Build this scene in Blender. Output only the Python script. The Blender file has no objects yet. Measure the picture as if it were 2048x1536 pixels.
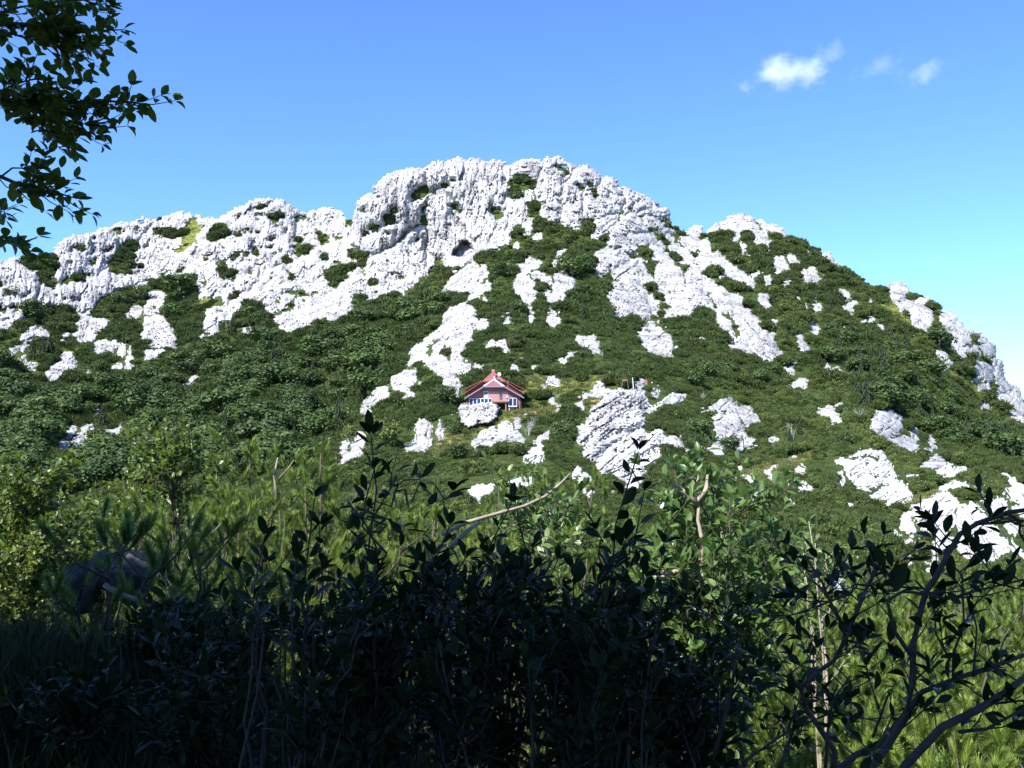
import bpy, math, random
import numpy as np
from mathutils import Vector, Matrix, Quaternion

random.seed(7)
rng = np.random.default_rng(11)
SC = bpy.context.scene
COL = SC.collection

# ------------------------------------------------------------------ camera, sky, sun, exposure
F = 2048.0                       # focal length in photo pixels (36 mm on a 36 mm sensor)
PITCH = math.atan((880 - 768) / F)
cam_d = bpy.data.cameras.new('camera')
cam_d.lens = 36.0; cam_d.sensor_width = 36.0
cam_d.clip_start = 0.05; cam_d.clip_end = 9000
cam = bpy.data.objects.new('camera', cam_d); COL.objects.link(cam)
cam.location = (0, 0, 0)
cam.rotation_euler = (math.radians(90) + PITCH, 0, 0)
SC.camera = cam

TO_SUN = Vector((-0.44, -0.50, 0.745)).normalized()
world = bpy.data.worlds.new('World'); SC.world = world
world.use_nodes = True
wn = world.node_tree.nodes; wl = world.node_tree.links
wn.clear()
w_out = wn.new('ShaderNodeOutputWorld'); w_bg = wn.new('ShaderNodeBackground')
w_sky = wn.new('ShaderNodeTexSky')
w_sky.sky_type = 'NISHITA'; w_sky.sun_disc = False
w_sky.sun_elevation = math.asin(TO_SUN.z)
w_sky.sun_rotation = math.atan2(TO_SUN.x, TO_SUN.y) % (2 * math.pi)
w_sky.altitude = 1400; w_sky.air_density = 1.0; w_sky.dust_density = 0.45; w_sky.ozone_density = 2.5
w_bg.inputs['Strength'].default_value = 0.108
w_a = wn.new('ShaderNodeVectorMath'); w_a.operation = 'SCALE'; w_a.inputs['Scale'].default_value = 0.235
w_g = wn.new('ShaderNodeGamma'); w_g.inputs['Gamma'].default_value = 1.05                      # deep clear-air blue
w_b = wn.new('ShaderNodeVectorMath'); w_b.operation = 'MULTIPLY'; w_b.inputs[1].default_value = tuple(k / 0.235 for k in (0.655, 0.90, 1.24))
wl.new(w_sky.outputs[0], w_a.inputs[0]); wl.new(w_a.outputs[0], w_g.inputs['Color']); wl.new(w_g.outputs[0], w_b.inputs[0])
wl.new(w_b.outputs[0], w_bg.inputs['Color']); wl.new(w_bg.outputs[0], w_out.inputs['Surface'])

sun_d = bpy.data.lights.new('sun', 'SUN'); sun_d.energy = 4.6; sun_d.angle = math.radians(0.5)
sun_d.color = (1.0, 0.955, 0.89)
sun = bpy.data.objects.new('sun', sun_d); COL.objects.link(sun)
sun.rotation_euler = TO_SUN.to_track_quat('Z', 'Y').to_euler()
sun.location = (-40, -40, 80)

SC.view_settings.view_transform = 'Standard'; SC.view_settings.look = 'None'
SC.view_settings.gamma = 1.0; SC.view_settings.use_curve_mapping = False
SC.view_settings.exposure = 1.18
SC.cycles.max_bounces = 6; SC.cycles.diffuse_bounces = 3; SC.cycles.glossy_bounces = 2
SC.cycles.transmission_bounces = 4; SC.cycles.transparent_max_bounces = 6; SC.cycles.volume_bounces = 4
SC.cycles.use_denoising = True

# ------------------------------------------------------------------ helpers
FWD = np.array([0, math.cos(PITCH), math.sin(PITCH)])
UPV = np.array([0, -math.sin(PITCH), math.cos(PITCH)])
RGT = np.array([1.0, 0, 0])

def pos(u, v, D):
    """world point seen at photo pixel (u, v) at forward distance D (arrays allowed)"""
    u = np.asarray(u, float); v = np.asarray(v, float); D = np.asarray(D, float)
    x = (u - 1024) / F; y = -(v - 768) / F
    return (D[..., None] * (x[..., None] * RGT + y[..., None] * UPV + FWD))

def P(u, v, D):
    return Vector(pos(u, v, D).tolist())

def tag(o, label=None, cat=None, group=None, kind=None):
    if label: o['label'] = label
    if cat: o['category'] = cat
    if group: o['group'] = group
    if kind: o['kind'] = kind
    return o

def empty(name, loc=(0, 0, 0), label=None, cat=None, group=None):
    o = bpy.data.objects.new(name, None); COL.objects.link(o)
    o.location = loc; o.empty_display_size = 0.2
    return tag(o, label, cat, group)

def link(name, me, parent=None, mat=None):
    if mat is not None and len(me.materials) == 0: me.materials.append(mat)
    o = bpy.data.objects.new(name, me); COL.objects.link(o)
    if parent is not None: o.parent = parent
    return o

def np_mesh(name, V, Fc, smooth=False):
    """mesh from numpy verts (n,3) and faces (m,k)"""
    me = bpy.data.meshes.new(name)
    V = np.ascontiguousarray(V, dtype=np.float32); Fc = np.ascontiguousarray(Fc, dtype=np.int32)
    m, k = Fc.shape
    me.vertices.add(len(V)); me.vertices.foreach_set('co', V.ravel())
    me.loops.add(m * k); me.loops.foreach_set('vertex_index', Fc.ravel())
    me.polygons.add(m)
    me.polygons.foreach_set('loop_start', np.arange(0, m * k, k, dtype=np.int32))
    me.polygons.foreach_set('loop_total', np.full(m, k, dtype=np.int32))
    if smooth: me.polygons.foreach_set('use_smooth', np.ones(m, dtype=bool))
    me.update(calc_edges=True)
    return me

class MB:
    """collects simple shapes into one mesh"""
    def __init__(s): s.v = []; s.f = []
    def add(s, vs, fs):
        n = len(s.v); s.v += [tuple(p) for p in vs]; s.f += [tuple(i + n for i in q) for q in fs]
    def box(s, x0, x1, y0, y1, z0, z1):
        s.add([(x0,y0,z0),(x1,y0,z0),(x1,y1,z0),(x0,y1,z0),(x0,y0,z1),(x1,y0,z1),(x1,y1,z1),(x0,y1,z1)],
              [(0,3,2,1),(4,5,6,7),(0,1,5,4),(1,2,6,5),(2,3,7,6),(3,0,4,7)])
    def prism(s, poly, d):
        """poly: 3D points (planar), d: extrusion vector"""
        n = len(poly); a = [Vector(p) for p in poly]; b = [p + Vector(d) for p in a]
        s.add(a + b, [tuple(range(n))[::-1], tuple(range(n, 2 * n))] + [(i, (i+1) % n, n + (i+1) % n, n + i) for i in range(n)])
    def tube(s, pts, radii, k=6, cap=True):
        pts = [Vector(p) for p in pts]; n = len(pts); vs = []; fs = []
        ref = Vector((0.3, 0.2, 1))
        for i, p in enumerate(pts):
            t = (pts[min(i+1, n-1)] - pts[max(i-1, 0)])
            t = t.normalized() if t.length > 1e-9 else Vector((0, 0, 1))
            a = t.cross(ref)
            if a.length < 1e-4: a = t.cross(Vector((1, 0, 0)))
            a.normalize(); b = t.cross(a)
            r = radii[i] if hasattr(radii, '__len__') else radii
            for j in range(k):
                w = 2 * math.pi * j / k
                vs.append(p + (a * math.cos(w) + b * math.sin(w)) * r)
        for i in range(n - 1):
            for j in range(k):
                fs.append((i*k+j, i*k+(j+1) % k, (i+1)*k+(j+1) % k, (i+1)*k+j))
        if cap:
            fs.append(tuple(range(k))[::-1]); fs.append(tuple((n-1)*k + j for j in range(k)))
        s.add(vs, fs)
    def build(s, name, mat, parent=None, smooth=False):
        me = bpy.data.meshes.new(name); me.from_pydata(s.v, [], s.f); me.update()
        if smooth: me.polygons.foreach_set('use_smooth', [True] * len(me.polygons))
        return link(name, me, parent, mat)

# vectorised value noise ------------------------------------------------
def _hash(ix, iy, iz, seed):
    h = (ix.astype(np.int64) * 374761393 + iy.astype(np.int64) * 668265263 + iz.astype(np.int64) * 2147483647 + seed * 974634777) & 0xFFFFFFFF
    h = ((h ^ (h >> 13)) * 1274126177) & 0xFFFFFFFF
    h = (h ^ (h >> 16)) & 0xFFFFFF
    return h.astype(np.float64) / 0xFFFFFF

def noise2(x, y, seed=0):
    ix = np.floor(x); iy = np.floor(y); fx = x - ix; fy = y - iy
    fx = fx*fx*fx*(fx*(fx*6-15)+10); fy = fy*fy*fy*(fy*(fy*6-15)+10)
    z = np.zeros_like(ix)
    a = _hash(ix, iy, z, seed); b = _hash(ix+1, iy, z, seed); c = _hash(ix, iy+1, z, seed); d = _hash(ix+1, iy+1, z, seed)
    return (a + (b-a)*fx) * (1-fy) + (c + (d-c)*fx) * fy          # 0..1

def fbm2(x, y, o=4, seed=0, gain=0.5):
    s = 0; a = 1; t = 0
    for i in range(o):
        s = s + a * (noise2(x*2**i + 17.3*i, y*2**i - 9.1*i, seed + i) - 0.5); t += a; a *= gain
    return s / t * 2                                              # about -1..1

def facets2(x, y, seed=0):
    """blocks: every cell is a plane with its own tilt and height"""
    ix = np.floor(x); iy = np.floor(y); z = np.zeros_like(ix); d1 = np.full(x.shape, 9.0); h = np.zeros(x.shape)
    for dx in (-1, 0, 1):
        for dy in (-1, 0, 1):
            cx = ix + dx; cy = iy + dy
            ox = x - (cx + _hash(cx, cy, z, seed)); oy = y - (cy + _hash(cx, cy, z, seed + 5))
            d = np.maximum(np.abs(ox), np.abs(oy)) * 0.6 + np.hypot(ox, oy) * 0.4
            g = ox * (_hash(cx, cy, z, seed + 21) - 0.5) * 2 + oy * (_hash(cx, cy, z, seed + 22) - 0.5) * 2 + (_hash(cx, cy, z, seed + 23) - 0.5) * 1.2
            new = d < d1; h = np.where(new, g, h); d1 = np.where(new, d, d1)
    return h

def cells2(x, y, seed=0):
    """distance to nearest and second nearest feature point"""
    ix = np.floor(x); iy = np.floor(y)
    d1 = np.full(x.shape, 9.0); d2 = np.full(x.shape, 9.0); z = np.zeros_like(ix)
    idv = np.zeros(x.shape)
    for dx in (-1, 0, 1):
        for dy in (-1, 0, 1):
            cx = ix + dx; cy = iy + dy
            px = cx + _hash(cx, cy, z, seed); py = cy + _hash(cx, cy, z, seed + 5)
            d = np.hypot(px - x, py - y)
            new = d < d1
            d2 = np.where(new, d1, np.minimum(d2, d)); idv = np.where(new, _hash(cx, cy, z, seed + 9), idv)
            d1 = np.where(new, d, d1)
    return d1, d2, idv

# ------------------------------------------------------------------ materials
def mat_new(name):
    m = bpy.data.materials.new(name); m.use_nodes = True
    nt = m.node_tree; b = nt.nodes['Principled BSDF']
    return m, nt, b

def ramp(nt, fac, stops):
    r = nt.nodes.new('ShaderNodeValToRGB')
    e = r.color_ramp.elements
    while len(e) < len(stops): e.new(0.5)
    for i, (p, c) in enumerate(stops): e[i].position = p; e[i].color = (*c, 1)
    nt.links.new(fac, r.inputs[0]); return r.outputs[0]

def tex_noise(nt, scale, detail=6, rough=0.6, coord='Object', stretch=None):
    tc = nt.nodes.new('ShaderNodeTexCoord'); n = nt.nodes.new('ShaderNodeTexNoise')
    n.inputs['Scale'].default_value = scale; n.inputs['Detail'].default_value = detail; n.inputs['Roughness'].default_value = rough
    src = tc.outputs[coord]
    if coord == 'World':
        pass
    if stretch:
        mp = nt.nodes.new('ShaderNodeMapping'); mp.inputs['Scale'].default_value = stretch
        nt.links.new(src, mp.inputs[0]); src = mp.outputs[0]
    nt.links.new(src, n.inputs['Vector']); return n.outputs[0]

def simple(name, c, rough=0.7, var=0.12, scale=3.0, spec=0.3, bump=0.0, metal=0.0):
    m, nt, b = mat_new(name)
    n = tex_noise(nt, scale)
    lo = tuple(x * (1 - var) for x in c); hi = tuple(min(1, x * (1 + var)) for x in c)
    nt.links.new(ramp(nt, n, [(0.3, lo), (0.7, hi)]), b.inputs['Base Color'])
    b.inputs['Roughness'].default_value = rough; b.inputs['Metallic'].default_value = metal
    b.inputs['Specular IOR Level'].default_value = spec
    if bump:
        bp = nt.nodes.new('ShaderNodeBump'); bp.inputs['Strength'].default_value = bump
        nt.links.new(tex_noise(nt, scale * 4), bp.inputs['Height']); nt.links.new(bp.outputs[0], b.inputs['Normal'])
    return m

def leaf_mat(name, dark, light, rough=0.5, trans=0.25, tcol=None, spec=0.35, noise_scale=0.0, nspread=0.5):
    """foliage: colour varies per object / instance and with a slow noise; some light passes through"""
    m, nt, b = mat_new(name)
    oi = nt.nodes.new('ShaderNodeObjectInfo')
    fac = oi.outputs['Random']
    if noise_scale:
        geo = nt.nodes.new('ShaderNodeNewGeometry'); n = nt.nodes.new('ShaderNodeTexNoise')
        n.inputs['Scale'].default_value = noise_scale; n.inputs['Detail'].default_value = 4
        nt.links.new(geo.outputs['Position'], n.inputs['Vector'])
        mx = nt.nodes.new('ShaderNodeMix'); mx.inputs[0].default_value = nspread
        nt.links.new(oi.outputs['Random'], mx.inputs[2]); nt.links.new(n.outputs[0], mx.inputs[3]); fac = mx.outputs[0]
    isl = nt.nodes.new('ShaderNodeNewGeometry')
    mx2 = nt.nodes.new('ShaderNodeMix'); mx2.inputs[0].default_value = 0.35
    nt.links.new(fac, mx2.inputs[2]); nt.links.new(isl.outputs['Random Per Island'], mx2.inputs[3])
    col = ramp(nt, mx2.outputs[0], [(0.2, dark), (0.8, light)])
    nt.links.new(col, b.inputs['Base Color'])
    b.inputs['Roughness'].default_value = rough; b.inputs['Specular IOR Level'].default_value = spec
    if trans:
        tr = nt.nodes.new('ShaderNodeBsdfTranslucent'); ms = nt.nodes.new('ShaderNodeMixShader')
        ms.inputs[0].default_value = trans
        if tcol: tr.inputs[0].default_value = (*tcol, 1)
        else: nt.links.new(col, tr.inputs[0])
        out = nt.nodes['Material Output']
        nt.links.new(b.outputs[0], ms.inputs[1]); nt.links.new(tr.outputs[0], ms.inputs[2]); nt.links.new(ms.outputs[0], out.inputs['Surface'])
    return m

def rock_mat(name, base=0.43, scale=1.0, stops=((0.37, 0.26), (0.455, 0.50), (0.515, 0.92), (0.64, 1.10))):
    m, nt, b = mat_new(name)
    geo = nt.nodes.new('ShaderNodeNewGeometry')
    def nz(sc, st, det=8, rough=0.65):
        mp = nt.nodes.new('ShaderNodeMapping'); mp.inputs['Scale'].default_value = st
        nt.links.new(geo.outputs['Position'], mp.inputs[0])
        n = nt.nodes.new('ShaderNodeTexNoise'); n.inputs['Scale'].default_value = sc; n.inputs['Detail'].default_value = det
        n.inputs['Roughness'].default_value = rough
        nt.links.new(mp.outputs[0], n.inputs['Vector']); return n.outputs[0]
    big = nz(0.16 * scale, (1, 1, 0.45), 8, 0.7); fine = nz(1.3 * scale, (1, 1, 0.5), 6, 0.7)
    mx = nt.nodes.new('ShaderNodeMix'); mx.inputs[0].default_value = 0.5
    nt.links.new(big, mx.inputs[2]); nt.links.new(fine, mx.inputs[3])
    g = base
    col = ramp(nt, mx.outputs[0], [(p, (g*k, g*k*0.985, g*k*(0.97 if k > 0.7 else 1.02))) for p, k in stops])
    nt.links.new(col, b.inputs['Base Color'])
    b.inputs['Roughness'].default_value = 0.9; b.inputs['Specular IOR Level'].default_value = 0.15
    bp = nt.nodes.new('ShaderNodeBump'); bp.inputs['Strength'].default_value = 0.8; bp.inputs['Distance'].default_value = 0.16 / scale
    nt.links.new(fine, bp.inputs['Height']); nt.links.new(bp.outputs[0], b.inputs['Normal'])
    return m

M = {}
M['rock'] = rock_mat('limestone')
M['rock_pale'] = rock_mat('pale_limestone', 0.47, 1.6, ((0.30, 0.30), (0.39, 0.62), (0.45, 0.95), (0.62, 1.08)))
M['rock_shade'] = rock_mat('shade_darkened_limestone', 0.10, 6.0)  # limestone of the near boulders, darkened to imitate the shade around them
M['red_roof'] = simple('red_roof', (0.27, 0.085, 0.088), 0.5, 0.1, 1.5)
M['dark_red'] = simple('dark_red_wood_and_shade', (0.15, 0.025, 0.03), 0.6, 0.1, 1.5)
M['pink'] = simple('pink_render', (0.25, 0.105, 0.115), 0.8, 0.08, 1.2)
M['pale_pink'] = simple('pale_pink_render', (0.42, 0.22, 0.21), 0.8, 0.08, 1.2)
M['white'] = simple('white_paint', (0.62, 0.62, 0.63), 0.5, 0.05, 2)
M['grey_trim'] = simple('grey_metal_trim', (0.22, 0.235, 0.26), 0.45, 0.1, 3)
M['glass'] = simple('blue_glass', (0.02, 0.035, 0.08), 0.12, 0.2, 0.7, spec=0.6)
M['black'] = simple('dark_interior', (0.012, 0.012, 0.016), 0.7)
M['yellow'] = simple('yellow_beam', (0.42, 0.26, 0.05), 0.6)
M['dark'] = simple('dark_metal', (0.05, 0.05, 0.055), 0.5)
M['wood'] = simple('weathered_wood', (0.20, 0.15, 0.11), 0.8, 0.25, 6)
M['deadwood'] = simple('grey_dead_wood', (0.34, 0.32, 0.30), 0.85, 0.2, 5)
M['bark'] = simple('grey_bark', (0.085, 0.07, 0.058), 0.85, 0.3, 18, bump=0.3)
M['pale_bark'] = simple('pale_bark', (0.33, 0.28, 0.22), 0.8, 0.25, 25, bump=0.3)
M['dark_bark'] = simple('dark_bark', (0.075, 0.06, 0.055), 0.75, 0.3, 40, bump=0.3)
M['trunk'] = simple('tree_trunk', (0.16, 0.14, 0.12), 0.9, 0.3, 3)
M['beech'] = leaf_mat('beech_foliage', (0.024, 0.052, 0.013), (0.080, 0.128, 0.027), 0.6, 0.2, noise_scale=0.05)
M['spruce'] = leaf_mat('spruce_foliage', (0.016, 0.034, 0.013), (0.040, 0.066, 0.022), 0.6, 0.1, noise_scale=0.05)
M['pine_mat'] = leaf_mat('dwarf_pine_cover', (0.030, 0.056, 0.013), (0.090, 0.125, 0.028), 0.6, 0.15, noise_scale=0.055, nspread=0.75)
M['bush'] = leaf_mat('green_scrub', (0.05, 0.085, 0.018), (0.15, 0.19, 0.04), 0.6, 0.2, noise_scale=0.05)
M['needle'] = leaf_mat('pine_needles', (0.11, 0.20, 0.03), (0.27, 0.35, 0.07), 0.45, 0.3, (0.20, 0.26, 0.04), spec=0.5)
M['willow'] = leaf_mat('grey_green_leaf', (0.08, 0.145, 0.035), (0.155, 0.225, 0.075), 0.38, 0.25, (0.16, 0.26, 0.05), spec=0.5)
M['shade_leaf'] = leaf_mat('shade_darkened_leaf', (0.013, 0.026, 0.010), (0.028, 0.045, 0.015), 0.42, 0.12, (0.03, 0.05, 0.008), spec=0.12)  # leaf colour set darker than life to deepen the foreground shade
M['beech_leaf'] = leaf_mat('beech_leaf', (0.055, 0.105, 0.016), (0.13, 0.19, 0.028), 0.38, 0.25, (0.19, 0.26, 0.02), spec=0.5)
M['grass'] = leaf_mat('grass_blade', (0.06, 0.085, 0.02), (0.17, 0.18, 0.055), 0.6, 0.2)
M['shade_grass'] = leaf_mat('shade_darkened_grass', (0.025, 0.04, 0.012), (0.06, 0.075, 0.025), 0.6, 0.15)  # grass green lowered so the near tufts read as shaded
# ------------------------------------------------------------------ terrain: distances, skyline
DEPTH = """0,530,430 0,640,390 0,760,325 0,860,280 0,960,225 0,1060,160 -450,600,430 -450,800,330 -450,1000,210
150,480,470 150,560,440 100,690,380 110,800,315 110,900,265 160,1000,200 350,432,520 300,560,470 300,690,385 300,850,285 300,950,225 300,1050,150
540,405,500 450,540,450 460,650,400 480,740,345 500,800,310 480,900,250 500,1000,170 660,432,510 650,620,400 600,720,345 600,820,290 600,900,235
722,420,445 760,372,445 700,560,425 790,560,420 700,640,385 700,720,335 720,800,285
900,330,445 900,430,435 880,560,414 1000,485,414 1060,325,450 1050,460,408 1150,445,420 1180,345,455 1250,470,415 1330,435,450 1370,463,470
930,580,358 900,640,312 850,710,282 760,800,246 700,910,196 820,660,345 680,860,268
1050,600,322 1100,700,266 1000,750,236 985,830,212 1100,800,224 1250,760,226 1230,810,210 1230,960,166 1000,900,180 860,900,192 750,1000,150 1000,1000,138
1350,1000,148 1450,870,200 1600,930,178 1700,925,176 1750,1000,146 1850,1080,116 2000,1050,112 1900,955,166 2040,960,165
1300,580,362 1280,650,322 1400,560,372 1480,440,478 1500,680,302 1600,550,400 1650,512,435 1700,700,322 1600,750,282 1500,800,246 1650,825,240 1760,850,216
1780,575,415 1860,600,398 1960,690,372 2040,850,322 1850,850,272 1950,900,250 2040,930,238 1900,800,302 1980,850,308 2300,950,300 2300,1080,150 2550,1000,300
0,1150,112 500,1150,92 1000,1150,84 1500,1150,84 2040,1150,84 -450,1150,112 2500,1150,84
0,1330,60 500,1330,58 1000,1330,58 1500,1330,58 2040,1330,58 -450,1330,60 2500,1330,58"""
dp = np.array([[float(t) for t in s.split(',')] for s in DEPTH.split()])

def _tps_fit(xy, val, lam=2e-3):
    n = len(xy); d = np.hypot(xy[:, None, 0] - xy[None, :, 0], xy[:, None, 1] - xy[None, :, 1])
    K = np.where(d > 0, d * d * np.log(d + 1e-12), 0) + lam * np.eye(n)
    Pm = np.c_[np.ones(n), xy]; A = np.block([[K, Pm], [Pm.T, np.zeros((3, 3))]])
    return np.linalg.solve(A, np.r_[val, 0, 0, 0])
_xy = dp[:, :2] / 1000.0
_w = _tps_fit(_xy, np.log(dp[:, 2]))
def _tps(u, v):
    q = np.c_[u.ravel(), v.ravel()] / 1000.0
    d = np.hypot(q[:, None, 0] - _xy[None, :, 0], q[:, None, 1] - _xy[None, :, 1])
    K = np.where(d > 0, d * d * np.log(d + 1e-12), 0)
    return (K @ _w[:-3] + _w[-3] + q @ _w[-2:]).reshape(u.shape)
# depth lookup table, bilinear
_u0, _v0, _st = -520, 280, 10
_gu = np.arange(_u0, 2640, _st); _gv = np.arange(_v0, 1370, _st)
_lut = _tps(*np.meshgrid(_gu.astype(float), _gv.astype(float)))
def depth(u, v):
    u = np.asarray(u, float); v = np.asarray(v, float)
    x = np.clip((u - _u0) / _st, 0, len(_gu) - 1.001); y = np.clip((v - _v0) / _st, 0, len(_gv) - 1.001)
    i = np.floor(x).astype(int); j = np.floor(y).astype(int); fx = x - i; fy = y - j
    a = _lut[j, i] * (1-fx) + _lut[j, i+1] * fx; b = _lut[j+1, i] * (1-fx) + _lut[j+1, i+1] * fx
    return np.exp(a * (1-fy) + b * fy)

SKY = """-520,640 -200,600 0,540 35,515 60,509 90,513 115,501 125,487 160,478 200,465 240,453 290,442 330,433 360,430 400,434 432,443 470,425 500,412 540,406 560,407
600,432 620,432 650,425 670,428 690,438 712,437 722,413 750,381 790,353 840,339 875,331 920,326 945,330 990,333 1010,340 1025,336 1060,323 1075,330 1105,326 1140,338 1170,343
1200,355 1240,378 1270,392 1300,410 1335,432 1342,448 1365,464 1380,462 1395,455 1405,467 1420,468 1440,452 1470,438 1490,435 1540,450 1570,468 1620,496 1660,513 1700,545 1740,568
1780,576 1800,568 1815,580 1850,592 1870,612 1900,634 1930,657 1960,674 1985,694 2000,742 2006,766 2030,786 2050,800 2200,905 2640,1080"""
sk = np.array([[float(t) for t in s.split(',')] for s in SKY.split()])
def skyline(u): return np.interp(u, sk[:, 0], sk[:, 1])

# ------------------------------------------------------------------ what lies where on the mountain (rocks, shrub patches, meadows)
# outlines measured on 5.12x enlargements: tile letter = origin of the enlargement
TILES = dict(A=(0,400), B=(400,380), C=(700,300), D=(1000,300), E=(0,620), F=(650,550), G=(650,780), H=(1000,550), I=(1050,750),
             J=(1300,420), K=(1350,650), L=(1648,550), M=(1350,800), N=(1648,750), O=(1648,900), Q=(1150,500))
def outline(tile, s):
    ox, oy = TILES[tile]
    return np.array([[ox + float(a) / 5.12, oy + float(b) / 5.12] for a, b in (t.split(',') for t in s.split())])

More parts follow.
